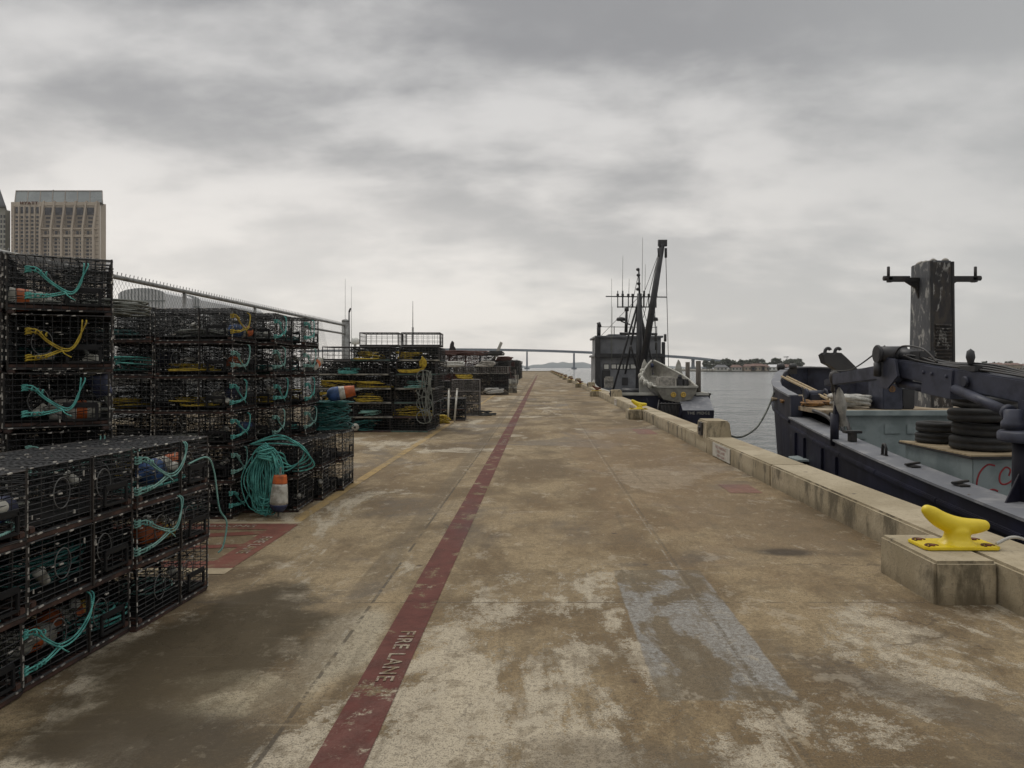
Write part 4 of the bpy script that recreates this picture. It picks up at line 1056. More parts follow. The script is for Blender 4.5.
# rail cap
def capstrip(line, w, th, lift=0.0, mirror=False):
    mb = MB(); rows = []
    for i, (x, y, z) in enumerate(line):
        a = V(line[max(i-1,0)]); b = V(line[min(i+1,len(line)-1)]); d = (b-a); d.z = 0; d.normalize(); nrm = V((d.y, -d.x, 0))
        if mirror and False: nrm = -nrm
        o = V((x, y, z+lift))-nrm*.03; q = o+nrm*w
        rows.append([o+V((0,0,th)), q+V((0,0,th)), q, o])
    for r in rows: pass
    if mirror: rows = [[V((16-p.x, p.y, p.z)) for p in r] for r in rows]
    mb.grid(rows, closed=True); b = rows[0]; mb.quad(*b); mb.quad(*rows[-1])
    return mb
wb(capstrip(rail, .42, .03), 'rail_cap', M['deckblue']); wb(capstrip(rail, .42, .03, 0, True), 'rail_cap', M['deckblue'])
wb(capstrip(bowl, .20, .04), 'bow_cap', M['deckblue']); wb(capstrip(bowl, .20, .04, 0, True), 'bow_cap', M['deckblue'])
# inner faces of bulwark, decks
mb = MB()
mb.box(4.72, 11.28, -9, 12.98, -.66, -.6)
wb(mb, 'main_deck', M['deckblue'])
mb = MB(); rows = []
for (x, y, z) in rail: rows.append([(x+.36, y, z-.003), (x+.36, y, -.66)])
mb.grid(rows); mb.grid([[mir(p) for p in r] for r in rows]); wb(mb, 'inner_bulwark', M['bulkhead'])
fd = [(5.0+.06,13.0)]+[(x+.07, y-.07) for x, y, z in bowl[1:-1]]
poly = fd + [(8.0,21.5)] + [(16-x, y) for x, y in fd[::-1]]
mb = MB(); mb.prism(poly, .84, .92); wb(mb, 'foredeck', M['foredeck'])
mb = MB(); rows = []
for (x, y, z) in bowl: rows.append([(x+(.16 if y < 21 else .03), y-(.06 if y > 16 else 0), z-.003), (x+(.16 if y < 21 else .03), y-(.06 if y > 16 else 0), .9)])
mb.grid(rows); mb.grid([[mir(p) for p in r] for r in rows])
for i in (1, 2, 3, 4, 5, 6):
    x, y, z = bowl[i]
    for f in (lambda p: p, mir):
        a = f((x+.16, y, z-.02)); b = f((x+.16, y, .92)); c = f((x+.55, y-.1, .92)); mb.quad(a, b, c)
wb(mb, 'bow_bulwark', M['crane'])
mb = MB(); mb.box(5.0,5.24,14.43,14.5,.70,1.12); wb(mb, 'bulwark_end', M['crane'], .01)
# break bulkhead under the foredeck
mb = MB(); mb.box(5.25, 10.75, 12.93, 13.0, -.6, .86); 
wb(mb, 'break_bulkhead', M['bulkhead'])
mb = MB()
mb.beam((5.25,12.9,.875), (10.75,12.9,.875), .16, .09)
for x in (5.55, 6.15, 6.55, 7.2): mb.box(x, x+.28, 12.905, 12.93, .40+.1*(x > 6), .62+.05*(x > 6))
mb.box(5.30, 5.36, 12.86, 12.93, -.6, .83); mb.box(5.42, 5.48, 12.86, 12.93, -.6, .83)
wb(mb, 'bulkhead_trim', M['bulkhead'], .008)
mb = MB(); mb.box(5.20, 5.32, 12.84, 12.92, -.6, .84); mb.box(7.62, 7.72, 12.80, 12.92, .1, .95); wb(mb, 'rusted_strip', M['rustdeck'], .01)
# plated box with plywood top
mb = MB()
def boxpoly(x0, x1, y0, y1): return [(x0,y0),(x1,y0),(x1,y1),(x0,y1)]
mb.prism([(5.06,8.45),(7.6,8.55),(7.6,10.1),(5.10,10.1)], -.6, .62); hb = wb(mb, 'deck_box', M['bulkhead'], .012)
mb = MB(); mb.prism([(5.00,8.38),(7.66,8.48),(7.66,10.16),(5.03,10.16)], .622, .65); wb(mb, 'box_lid', M['black'], .006)
mb = MB(); mb.prism([(5.02,8.42),(6.9,8.48),(6.9,9.2),(5.02,10.1)], .652, .672); mb.box(5.5,5.7,9.4,9.7,.672,.74); wb(mb, 'plywood_sheet', M['plywood'])
# sprayed red lettering on the box's near face
def stroke(pts, r=.014):
    mb = MB(); mb.tube(catmull(pts, 6), r, 6); return mb
gx = lambda u, v: (5.09+u*.92, 8.45+(.1/2.54)*(.14+u)-.012, v)
gm = MB()
for st_ in ([(.26,.52),(.16,.53),(.06,.44),(.02,.3),(.05,.14),(.13,.05),(.2,.03)],
            [(.44,.40),(.46,.47),(.40,.50),(.33,.43),(.32,.34),(.37,.30),(.46,.33),(.56,.43),(.66,.50),(.64,.41),(.57,.31),(.62,.24),(.74,.26)],
            [(.10,.08),(.12,.19),(.22,.24),(.30,.22)], [(.08,.12),(.2,.05),(.34,.04),(.46,.08),(.55,.12),(.5,.05),(.58,.02),(.7,.05)]):
    gm.tube(catmull([gx(a, b+.02) for a, b in st_], 6), .012, 6)
gm.v = [(x, 8.45+(.1/2.54)*(x-5.06)-.002+(y-(8.45+(.1/2.54)*(x-5.06)-.012))*.15, z) for x, y, z in gm.v]
g_ = wb(gm, 'graffiti', M['graffiti']); g_.parent = hb
# small bitts and fairleads on the rail cap
def railx(y):
    for a, b in zip(rail[:-1], rail[1:]):
        if a[1] <= y <= b[1]:
            u = (y-a[1])/(b[1]-a[1]); return a[0]+(b[0]-a[0])*u, a[2]+(b[2]-a[2])*u
    return rail[0][0], rail[0][2]
for yy, kind in ((12.0,0), (11.1,1), (9.85,0), (9.0,2), (7.9,2)):
    x, z = railx(yy); mb = MB(); cx = x+.2; zz = z+.03
    if kind == 0:
        mb.box(cx-.02,cx+.02,yy-.09,yy+.09,zz,zz+.012); mb.tube([(cx,yy-.05,zz),(cx,yy-.05,zz+.1),(cx,yy-.02,zz+.15),(cx,yy+.03,zz+.15),(cx,yy+.05,zz+.1),(cx,yy+.05,zz)], .022, 6)
    elif kind == 1:
        mb.box(cx-.05,cx+.05,yy-.06,yy+.06,zz,zz+.14); mb.beam((cx-.13,yy,zz+.15), (cx+.13,yy,zz+.15), .13, .04)
    else:
        mb.box(cx-.06,cx+.06,yy-.08,yy+.08,zz,zz+.02); mb.beam((cx-.1,yy,zz+.03), (cx+.1,yy+.04,zz+.05), .05, .025)
    wb(mb, 'rail_bitt', M['black'], .006)
for y0, y1 in ((12.9, 13.6), (9.0, 9.75)):
    x, z = railx((y0+y1)/2); mb = MB(); mb.prism([(x,y0),(x-.22,y0+.1),(x-.26,(y0+y1)/2),(x-.22,y1-.1),(x,y1)], z-.62, z-.585); wb(mb, 'hull_step', M['bulkhead'], .006)
# ---- pylon
mb = MB(); PX, PY = 7.62, 14.2
bt = [(-.215,.34),(-.19,-.50),(.26,-.43),(.30,.40)]
tp = [(-.16,.34),(-.19,-.46),(.255,-.39),(.29,.36)]
b = len(mb.v); k = 4
mb.v += [(PX+p[0], PY+p[1], .92) for p in bt]+[(PX+p[0], PY+p[1], 3.74) for p in tp]
mb.face([b+i+k for i in range(k)])
for i in range(k): mb.face([b+i, b+(i+1)%k, b+k+(i+1)%k, b+k+i])
M['pylon'] = mat('weathered_pylon_paint', (.055,.058,.065), (.10,.10,.105), .6, scale=4.5, stretch=(1.6,1.6,.55), lo=.45, hi=.7, bump=.2, rust=(.30,.295,.275), rustamt=.535)
M['pylon_dark'] = mat('dark_louvre_paint', (.018,.016,.016), (.05,.04,.032), .7, scale=5, stretch=(1.6,1.6,.6), rust=(.27,.26,.24), rustamt=.545)
py = wb(mb, 'pylon', M['pylon'], .015)
mb = MB()     # dark face panel, louvres and edge angles
def pf(u, z):   # point on the near right face
    f = (z-.92)/2.82; a = V((PX-.19, PY-.50+.04*f, z)); c = V((PX+.26-.005*f, PY-.43+.04*f, z)); return a+(c-a)*u
nrm = V((.12,-.44,0)).normalized()
o = lambda p, q: p+V((.154,-.988,0))*q
mb.hexa([o(pf(.04,.95),.002),o(pf(.96,.95),.002),o(pf(.96,.95),.02),o(pf(.04,.95),.02),o(pf(.04,3.70),.002),o(pf(.96,3.70),.002),o(pf(.96,3.70),.02),o(pf(.04,3.70),.02)])
wb(mb, 'face_plate', M['pylon_dark'])
mb = MB()
for q in range(15):
    z = 1.55+q*.068; a = o(pf(.14,z),.035); c = o(pf(.86,z),.035); mb.beam(a, c, .05, .022, (0,-.5,1))
wb(mb, 'louvre', M['pylon_dark'])
mb = MB()
for u in (0.0, 1.0): mb.beam(o(pf(u,.95),.01), o(pf(u,3.72),.01), .05, .05, (0,1,0))
wb(mb, 'edge_angle', M['black'], .006)
mb = MB()
for q in range(16):
    a = random.Random(q); x = PX+a.uniform(-.12,.16); y = PY+a.uniform(-.35,.25); mb.lathe([(.0,.0),(.07,.0),(.06,.03),(.03,.05),(0,.06)], 7, (x, y, 3.74))
wb(mb, 'top_crust', M['canvas'])
for s in (-1, 1):
    mb = MB(); x0 = PX+(-.17 if s < 0 else .28); L = .98 if s < 0 else 1.06
    z = 3.42
    mb.beam((x0,PY,z), (x0+s*L*.62,PY,z+.0), .09, .08); mb.beam((x0+s*L*.2,PY,z+.03), (x0+s*L*.68,PY,z+.03), .10, .08)
    mb.prism([(x0,z-.42),(x0,z-.03),(x0+s*.30,z-.03),(x0+s*.08,z-.17)], PY-.03, PY+.03, 'y')
    mb.cyl((x0+s*L*.62,PY,z+.03), (x0+s*L*.72,PY,z+.03), .05); mb.beam((x0+s*L*.55,PY,z), (x0+s*L*.64,PY,z), .1, .1)
    mb.cyl((x0+s*L*.62,PY,z+.02), (x0+s*L*.62,PY,z+.26), .03, n=8)
    wb(mb, 'cross_arm', M['black'], .006)
# ---- knuckle boom crane
CR = M['crane']
mb = MB(); CX, CY = 4.88, 7.20
mb.cyl((CX,CY,.30), (CX,CY,1.05), .155, .145, 20); mb.beam((CX-.2,CY,.32),(CX+.2,CY,.32),.4,.03)
for a in range(3):
    q = R(200+a*70); mb.prism([(0,0),(.22,0),(0,.32)], -.012, .012, fn=lambda u, v, h: (CX+math.cos(q)*(.14+u)-math.sin(q)*h, CY+math.sin(q)*(.14+u)+math.cos(q)*h, .335+v))
wb(mb, 'crane_pedestal', M['navy'], .006)
mb = MB(); mb.lathe([(.25,0),(.275,.01),(.28,.03),(.28,.09),(.26,.11),(.13,.12)], 24, (CX,CY,.95)); 
mb.lathe([(.11,0),(.11,.07),(.085,.10),(.085,.19),(.06,.2)], 18, (CX-.13,CY+.05,1.075))
wb(mb, 'slew_ring', CR, .004)
A = V((5.06,7.15,1.42)); Kn = V((4.70,9.55,1.70)); bd = (Kn-A).normalized()
mb = MB(); mb.box(CX-.02,CX+.40,CY-.16,CY+.16,1.06,1.36); mb.prism([(7.0,1.08),(7.32,1.08),(7.28,1.46),(7.08,1.56)], CX+.04, CX+.07, 'x'); wb(mb, 'crane_head', CR, .02)
mb = MB(); mb.beam(A-bd*.35, Kn, .22, .25, (0,0,1), .19, .22); wb(mb, 'main_boom', CR, .015)
mb = MB(); c1 = A+bd*1.50; mb.beam(c1-bd*.26+V((0,0,-.07)), c1+bd*.26+V((0,0,-.07)), .25, .34); 
for q in (-.2,.05,.2): 
    p = c1+bd*q+V((-.125,0,.02)); mb.cyl(p, p+V((-.025,0,0)), .022, n=10)
p = A+bd*1.0+V((-.11,0,-.0)); mb.cyl(p, p+V((-.04,0,0)), .06, n=14)
wb(mb, 'boom_bracket', CR, .01)
mb = MB(); p0 = Kn+V((-.02,.10,-.19)); p1 = c1+V((-.06,.18,-.17))
d_ = (p1-p0); mb.cyl(p0+d_*.25, p1, .058, n=16); mb.cyl(p0+d_*.24, p0+d_*.28, .068, n=16); wb(mb, 'jib_ram', CR, .004)
mb = MB(); mb.cyl(p0-d_*.1, p0+d_*.3, .024, n=10); wb(mb, 'ram_rod', M['chrome'])
mb = MB(); q0 = c1+V((-.05,-.18,-.12)); q1 = V((CX-.13,CY+.12,1.24)); d2 = q1-q0
mb.cyl(q0+d2*.1, q1, .055, n=18); mb.cyl(q0, q0+d2*.12, .04, n=12); mb.cyl(q1-d2*.03, q1+d2*.03, .078, n=18); wb(mb, 'lift_ram', CR, .006)
mb = MB(); mb.box(Kn.x-.13,Kn.x+.13,Kn.y-.2,Kn.y+.18,Kn.z-.2,Kn.z+.10); mb.prism([(Kn.y-.38,Kn.z-.12),(Kn.y-.1,Kn.z-.30),(Kn.y+.15,Kn.z-.28),(Kn.y+.28,Kn.z-.06),(Kn.y+.12,Kn.z+.14),(Kn.y-.3,Kn.z+.11)], Kn.x-.16, Kn.x-.13, 'x'); wb(mb, 'knuckle', CR, .015)
mb = MB(); wz = Kn.z+.17; mb.cyl((Kn.x-.22,Kn.y+.05,wz), (Kn.x+.12,Kn.y-.05,wz), .105, n=20); mb.cyl((Kn.x-.24,Kn.y+.05,wz), (Kn.x-.20,Kn.y+.05,wz), .125, n=20)
mb.cyl((Kn.x+.02,Kn.y,wz+.02), (Kn.x+.16,Kn.y-.3,wz-.05), .08, n=16); mb.box(Kn.x+.05,Kn.x+.25,Kn.y-.5,Kn.y-.25,Kn.z+.05,Kn.z+.2); mb.cyl((Kn.x-.22,Kn.y+.05,wz-.3),(Kn.x-.22,Kn.y+.05,wz-.1),.05)
wb(mb, 'winch_motor', M['bdark'], .01)
T = V((4.66,11.4,1.50)); jd = (T-Kn).normalized()
mb = MB(); mb.beam(Kn+V((0,.1,-.05)), T, .14, .20, (0,0,1), .12, .17); mb.beam(T-jd*.05+V((0,0,-.02)), T+jd*.35+V((0,0,-.02)), .09, .11); wb(mb, 'jib', CR, .012)
mb = MB(); mb.lathe([(.0,.1),(.07,.08),(.085,0),(.07,-.08),(.05,-.12),(.06,-.22),(.03,-.25)], 12, tuple(T+V((0,.05,.04)))); wb(mb, 'jib_head', M['black'])
mb = MB(); c0 = T+V((.02,.02,-.12))
rows = []
for i in range(10):
    u = i/9; rad = .035+.065*math.sin(math.pi*min(1,u*.8+.12)); rows.append([c0+V(((rad+.03*math.sin(q*1.9+i*.9))*math.cos(q*math.pi/5)*.9+.10*u, (rad+.02*math.cos(q*2.3+i))*math.sin(q*math.pi/5), -u*.62)) for q in range(10)])
mb.grid(rows, True, True); wb(mb, 'canvas_wrap', M['canvas'])
mb = MB(); mb.beam(T+V((.02,0,-.1)), T+V((-.02,0,-1.05)), .07, .07); mb.cyl((T.x-.02,T.y,.46), (T.x-.02,T.y,.95), .065, n=12); wb(mb, 'jib_rest', M['navy'])
mb = MB()
for q in range(4):
    off = .035*q; mb.tube(catmull([A+bd*.1+V((-.06+off,0,.15)), A+bd*.8+V((-.05+off,0,.15+.02*q)), c1+V((-.05+off,0,.13+.01*q)), c1+bd*.5+V((-.03+off,0,.14+.04*(q%2))), Kn+V((off-.05,-.3,.15))], 5), .014, 5)
mb.tube(catmull([c1+V((-.1,0,.16)), c1+bd*.25+V((-.1,0,.30)), c1+bd*.65+V((-.1,0,.30)), c1+bd*.8+V((-.1,0,.18))], 6), .013, 5)
wb(mb, 'hydraulic_hose', M['black'])
mb = MB(); mb.tube(catmull([Kn+V((-.1,.1,.28)), V((5.6,13,1.66)), V((6.6,16.4,1.62))], 8), .012, 5); wb(mb, 'wire_cable', M['black_rope'])
mb = MB(); p = A+bd*1.05+V((0,0,.15)); mb.box(p.x-.08,p.x+.1,p.y-.16,p.y+.16,p.z-.04,p.z+.02); mb.lathe([(.02,0),(.03,.03),(.05,.1),(.04,.17),(.0,.2)], 10, tuple(p+V((0,.05,.02)))); wb(mb, 'boom_lamp', M['bdark'])
# ---- foredeck gear
mb = MB(); mb.box(6.24,6.60,13.15,13.75,.92,1.48); mb.box(6.21,6.63,13.12,13.8,1.48,1.51); wb(mb, 'winch_housing', M['crane'], .02)
mb = MB(); mb.cyl((6.40,13.155,1.30),(6.40,13.13,1.30),.06,n=16); wb(mb, 'housing_port', M['rustdeck'])
mb = MB(); mb.box(6.66,6.9,13.3,13.7,.92,1.3); mb.beam((6.65,13.3,.95),(7.0,13.6,1.45),.08,.08); wb(mb, 'winch_frame', M['bdark'], .02)
for q, (x, y, m, s) in enumerate(((5.35,15.2,'rustdeck',1.0),(5.75,14.6,'rustdeck',1.0),(5.55,16.2,'foredeck',1.2),(6.3,14.9,'rustdeck',.8),(6.2,16.5,'rustdeck',.9),(5.30,14.1,'rustdeck',.7))):
    a = random.Random(50+q); mb = MB(); pts = []
    for i in range(60): pts.append((x+s*.3*math.cos(i*.9)*(.6+.4*math.sin(i*.37)), y+s*.35*math.sin(i*.9)*(.6+.4*math.cos(i*.23)), .945+.05*abs(math.sin(i*.5))))
    mb.tube(catmull(pts, 2), .022, 5); wb(mb, 'chain_heap', M[m])
mb = MB(); mb.box(5.85,6.2,15.6,16.0,.92,1.10); mb.cyl((5.8,15.8,1.10),(6.25,15.8,1.10),.09,n=16); mb.cyl((5.78,15.8,1.10),(5.83,15.8,1.10),.13,n=16); mb.cyl((6.2,15.8,1.10),(6.25,15.8,1.10),.13,n=16); wb(mb, 'windlass', M['crane'], .01)
mb = MB(); mb.beam((6.1,18.3,1.46),(6.05,15.2,1.02),.05,.045); mb.beam((6.2,18.2,1.46),(6.16,15.3,1.04),.04,.04); wb(mb, 'gangplank', M['plywood'], .006)
mb = MB(); 
for s in (-.17,.17): mb.lathe([(.06,-.1),(.1,-.08),(.11,0),(.1,.08),(.06,.1)], 12, (6.95+s,20.4,1.70), (1,0,0))
mb.box(6.72,7.2,20.3,20.5,1.5,1.64); wb(mb, 'bow_roller', M['black'])
for dx, y in ((0, 18.9), (10, 19.2)):
    f = lambda a, c, h, y=y, dx=dx: tuple(at(a+dx, c, y)+V((0, h, 0)))
    mb = MB(); out = [(820.5,355),(824,352.5),(829,353),(835,358.5),(843,366.5),(846,371),(836,371),(829,366),(823,363)]
    mb.prism(out, -.16, -.13, fn=f); mb.prism(out, .13, .16, fn=f)
    k_ = len(out)
    for i in range(4, k_): p, q = out[i], out[(i+1) % k_]; mb.quad(f(*p,-.16), f(*q,-.16), f(*q,.16), f(*p,.16))
    mb.quad(f(829,353,-.13), f(835,358.5,-.13), f(835,358.5,.13), f(829,353,.13))
    mb.tube(catmull([f(824.5,354,0), f(825.5,350,0), f(827.5,348.3,0), f(829.5,348.8,0), f(830.3,350.2,0)], 4), .045, 6)
    wb(mb, 'anchor_fluke', M['bdark'])
mb = MB(); mb.tube(catmull([(5.18,14.3,1.3),(5.2,14.25,1.1),(5.2,14.2,.98)], 4), .018, 6); mb.tube([(5.2+.05*math.cos(a*.6),14.2,.92+.06*math.sin(a*.6)) for a in range(9)], .02, 6); wb(mb, 'lifting_hook', M['bdark'])
mb = MB()
for q in range(3): mb.tube(catmull([(4.98+.2*q,13.2,.90-.02*q), (5.1+.15*q,12.8,.80), (5.15+.1*q,12.5,.55), (5.2+.1*q,12.4,.1)], 5), .035, 6)
wb(mb, 'deck_hose', M['black'])
mb = MB(); mb.box(5.28,5.6,6.0,6.6,-.6,.75); mb.box(5.3,5.58,6.02,6.58,.75,.8); wb(mb, 'hydraulic_tank', M['rustdeck'], .02)
mb = MB(); mb.box(9.2,10.6,9.4,12.6,-.6,.95); wb(mb, 'engine_casing', M['bulkhead'], .03)
mb = MB(); mb.box(8.3,8.9,11.0,12.4,-.6,1.05); mb.box(8.0,9.2,10.2,10.5,.6,1.2); wb(mb, 'machinery', M['bwhite'], .03)
# things lying on the workboat
mb = MB(); rnd = random.Random(17); pts = []
for i in range(110):
    a = i*.52; k = .55+.4*math.sin(i*.113+1); pts.append((5.86+.36*math.cos(a)*k+.06*math.sin(i*.31), 13.75+.5*math.sin(a)*k+.1*math.cos(i*.27), .98+.17*(.5+.5*math.sin(i*.37))))
mb.tube(catmull(pts, 2), .036, 8); tag(mb.build('hawser', M['white_rope']), 'thick white hawser heaped on the stained foredeck of the workboat', 'rope')
def tyre_mesh(Rr, wd_):
    pr = []; ri = Rr*.60
    prof = [(ri,-wd_*.36),(ri+.02,-wd_*.45),(Rr*.82,-wd_*.5),(Rr*.95,-wd_*.43),(Rr,-wd_*.30),(Rr,-wd_*.1),(Rr*.985,-wd_*.08),(Rr*.985,wd_*.08),(Rr,wd_*.1),(Rr,wd_*.30),(Rr*.95,wd_*.43),(Rr*.82,wd_*.5),(ri+.02,wd_*.45),(ri,wd_*.36),(ri,-wd_*.36)]
    mb = MB(); n = 32; rows = []
    for r, h in prof: rows.append([V((r*math.cos(2*math.pi*j/n), r*math.sin(2*math.pi*j/n), h)) for j in range(n)])
    mb.grid(rows, True, True); return mb.mesh('tyre', M['tyre'])
t1 = tyre_mesh(.26, .14); t2 = tyre_mesh(.37, .17)
def tyre(me, p, lab, grp, tilt=(0,0,0)):
    o = bpy.data.objects.new('tyre', me); col.objects.link(o); o.location = p; o.rotation_euler = tilt
    tag(o, lab, 'tyre', grp)
for q, nm in enumerate(('lower', 'upper')): tyre(t1, (5.36+.012*q, 9.78, .672+.072+.145*q), f'{nm} small black tyre of the pair on the plywood topped box', 'small tyre pair')
for q, nm in enumerate(('bottom', 'second', 'third', 'topmost')): tyre(t2, (5.50+[0,.05,-.02,.06][q], 8.98+[0,.03,0,.05][q], .672+.087+.172*q), f'{nm} large black tyre of the stack behind the crane on the plywood topped box', 'large tyre stack', (R([0,2,-2,4][q]), 0, 0))
tyre(t2, (6.30, 9.45, .672+.087), 'large black tyre lying flat beside the big tyre stack on the boat', 'large tyre stack')
# mooring lines
mb = MB(); mb.tube(catmull([(3.74,14.45,.36), (3.86,14.7,.30), (4.12,15.2,.22), (4.42,15.6,.22), (4.80,16.0,.38), (5.12,16.3,.75), (5.36,16.5,1.20)], 8), .022, 6)
tag(mb.build('mooring_line', M['grey_rope']), 'dark mooring line sagging from the workboat bow to the raised kerb post', 'rope', 'mooring lines')
mb = MB(); mb.tube(catmull([(3.45,5.46,.36), (3.62,5.5,.40), (3.78,5.42,.345), (4.0,5.2,.30), (4.5,5.0,.36)], 8), .012, 6)
tag(mb.build('mooring_line', M['white_rope']), 'pale mooring line running from behind the large yellow cleat to the workboat', 'rope', 'mooring lines')

# ---------------------------------------------------------------- dark purse seiner astern of it
SX, SY = 6.75, 40.0
FB = empty('fishing_boat', (SX, 50, WZ), 0, 'dark blue fishing boat with grey wheelhouse, black mast and boom, its stern towards the camera', 'fishing boat')
def fb(mb, name, mats, bevel=0.0, parent=None):
    mb.v = [(x-SX, y-50, z-WZ) for x, y, z in mb.v]
    return mb.build(name, mats, parent or FB, bevel)
def side(y):  # half beam
    u = (y-40)/25; return 2.62+.25*math.sin(min(1,u*2)*math.pi/2)-(max(0,u-.55)/.45)**2*2.6
def sheer(y): u = (y-40)/25; return .12+.05*u+1.5*max(0,u-.35)**2*2.2
ys = [40+i*1.25 for i in range(21)]
for s in (1,):
    mb = MB(); rows = []
    for y in ys:
        hb_ = max(.05, side(y)); z = sheer(y)
        rows.append([(SX-hb_, y, z), (SX-hb_*.985, y, z-.35), (SX-hb_*.93, y, -1.2), (SX-hb_*.8, y, -3)]); 
    mb.grid(rows, True); mb.grid([[(2*SX-x, y, z) for x, y, z in r] for r in rows], True)
    r0 = rows[0]; mb.quad(*[(2*SX-x, y, z) for x, y, z in r0], *r0[::-1])
    fb(mb, 'hull', M['navy'])
mb = MB(); rows = [[(SX-max(.05,side(y))-.05, y, sheer(y)), (SX-max(.05,side(y))+.18, y, sheer(y)), (SX-max(.05,side(y))+.18, y, sheer(y)+.13), (SX-max(.05,side(y))-.05, y, sheer(y)+.13)] for y in ys]
mb.grid(rows, False, True); mb.grid([[(2*SX-x, y, z) for x, y, z in r] for r in rows], False, True)
mb.box(4.25, 6.15, 39.85, 40.15, .12, .27); mb.box(8.55, 9.3, 39.9, 40.4, .12, .27); fb(mb, 'bulwark_cap', M['bwhite'], .02)
mb = MB(); mb.prism([(SX-side(y)+.1, y) for y in ys[:-1]]+[(SX+side(y)-.1, y) for y in ys[-2::-1]], -.62, -.55); fb(mb, 'deck', M['bgrey'])
# sloped stern plate with the name
mb = MB()
mb.hexa([(7.45,38.3,-2.9),(9.05,38.3,-2.9),(9.3,40.02,-2.9),(7.0,40.02,-2.9),(7.45,38.0,-.60),(9.12,38.0,-.60),(9.3,40.02,.07),(7.6,40.02,.07)]); fb(mb, 'stern_bustle', M['navy'], .03)
mb = MB(); mb.quad((7.45,37.99,-.585),(9.12,37.99,-.585),(9.27,40.0,.083),(7.6,40.0,.083)); fb(mb, 'stern_plate', M['deckblue'])
me = text_mesh('THE MIDGE', .21, .004, space=1.15); me.materials.append(M['canvas']); me.transform(Matrix.Translation((8.28-SX, 37.985-50, -.74-WZ)) @ Matrix.Rotation(R(90), 4, 'X')); inst(me, 'name_lettering', FB)
# wheelhouse
hx0, hx1, hy0, hy1 = 4.20, 9.28, 55, 61
mb = MB(); mb.box(hx0, hx1, hy0, hy1, -.6, 2.55); mb.box(hx0+.1, hx1-.1, hy0+.3, hy1, 2.55, 3.95); hw = fb(mb, 'wheelhouse', M['bgrey'], .03)
mb = MB(); mb.box(hx0-.15, hx1+.12, hy0-.35, hy1+.2, 2.5, 2.66); mb.box(hx0-.1, hx1+.05, hy0+.1, hy1+.2, 3.95, 4.1); mb.box(hx0+1.0,hx0+2.4,hy0+1,hy1-1,4.1,4.25); fb(mb, 'roof', M['bgrey'], .02)
mb = MB(); mb.box(hx0-.12,hx0+.28,hy0-.3,hy0+.1,-.6,4.0); mb.box(hx0-.16,hx1+.1,hy0-.37,hy0-.34,2.42,2.72); mb.box(hx1-.1,hx1+.12,hy0-.3,hy0+.1,-.6,3.6); fb(mb, 'wing_trim', M['bdark'], .02)
for q, (x, w_, z, hh) in enumerate(((4.95,.34,1.72,.34),(5.52,.34,1.74,.3),(5.98,.42,1.72,.32),(6.50,.40,1.72,.32),(7.0,.36,1.74,.3),(7.98,.30,1.72,.32),(8.62,.30,1.68,.38))):
    mb = MB(); mb.box(x-w_/2-.05, x+w_/2+.05, hy0-.03, hy0-.002, z-hh/2-.06, z+hh/2+.06); f = fb(mb, 'window', M['bdark'], .0)
    mb = MB(); mb.box(x-w_/2, x+w_/2, hy0-.045, hy0-.03, z-hh/2, z+hh/2); fb(mb, 'pane', M['white_and_sky'], 0, f)  # pale pane colour stands in for sky seen through the window
mb = MB(); mb.box(4.62,5.25,hy0-.06,hy0,-.6,1.45); mb.box(8.35,8.9,hy0-.06,hy0-.003,-.6,2.1); mb.box(6.15,6.6,hy0-.06,hy0-.003,.3,.9); fb(mb, 'door', M['bdark'], .01)
mb = MB(); mb.box(4.7,5.35,hy0-1.6,hy0-1.0,-.5,.9); mb.box(4.72,5.33,hy0-1.7,hy0-1.6,.6,1.0); fb(mb, 'deck_locker', M['canvas'], .03)
mb = MB(); mb.box(4.5,9.0,hy0-2.4,hy0-2.3,.05,.18)
for x in (4.6,5.4,6.2,7.0,8.0,8.9): mb.cyl((x,hy0-2.35,-.55),(x,hy0-2.35,.1),.035,n=6)
mb.box(5.4,7.2,hy0-2.2,hy0-.1,-.1,.05); fb(mb, 'deck_rail', M['bgrey'])
mb = MB()
for x in (hx0+.25, hx1-.4, 5.6, 7.0): mb.cyl((x,hy0+.5,4.1),(x,hy0+.5,4.85),.035,n=6)
mb.cyl((hx0+.25,hy0+.5,4.8),(hx1-.4,hy0+.5,4.75),.025,n=6); mb.cyl((hx0+.2,hy0+.3,3.9),(hx0+.2,hy0+.3,4.9),.15,n=12); mb.cyl((hx0+.1,hy0+.3,4.9),(hx0+.35,hy0+.3,4.98),.2,n=12); fb(mb, 'roof_rail', M['bdark'])
# mast, crosstree, boom, rigging
MX, MY = 6.92, 51.0
mb = MB(); mb.cyl((MX,MY,-.5),(MX+.02,MY,6.9),.28,.17,12); mb.cyl((MX+.02,MY,6.9),(MX-.03,MY,8.7),.075,.05,8)
for z in (7.2,7.6,8.2,8.6): mb.lathe([(.05,-.1),(.13,-.05),(.13,.06),(.05,.12)],8,(MX-.05+.05*math.sin(z*5),MY,z))
fb(mb, 'mast', M['bdark'])
mb = MB()
for (x0_, z0_, x1_, z1_) in ((MX-.05,6.4,5.1,-.2),(MX-.05,6.0,6.05,1.2),(MX+.1,5.5,8.55,-.2),(MX+.1,6.2,7.6,1.5),(MX-.6,3.2,MX-.1,1.8)): mb.cyl((x0_,MY+.05,z0_),(x1_,MY+1.0,z1_),.075,n=8)
mb.cyl((5.6,MY+.6,4.1),(8.3,MY+.6,4.05),.09,n=8); fb(mb, 'mast_leg', M['bdark'])
mb = MB(); z = 6.75
mb.cyl((4.55,MY,z-.05),(8.85,MY,z-.1),.045,n=6); mb.cyl((5.35,MY,5.95),(8.15,MY,5.95),.045,n=6)
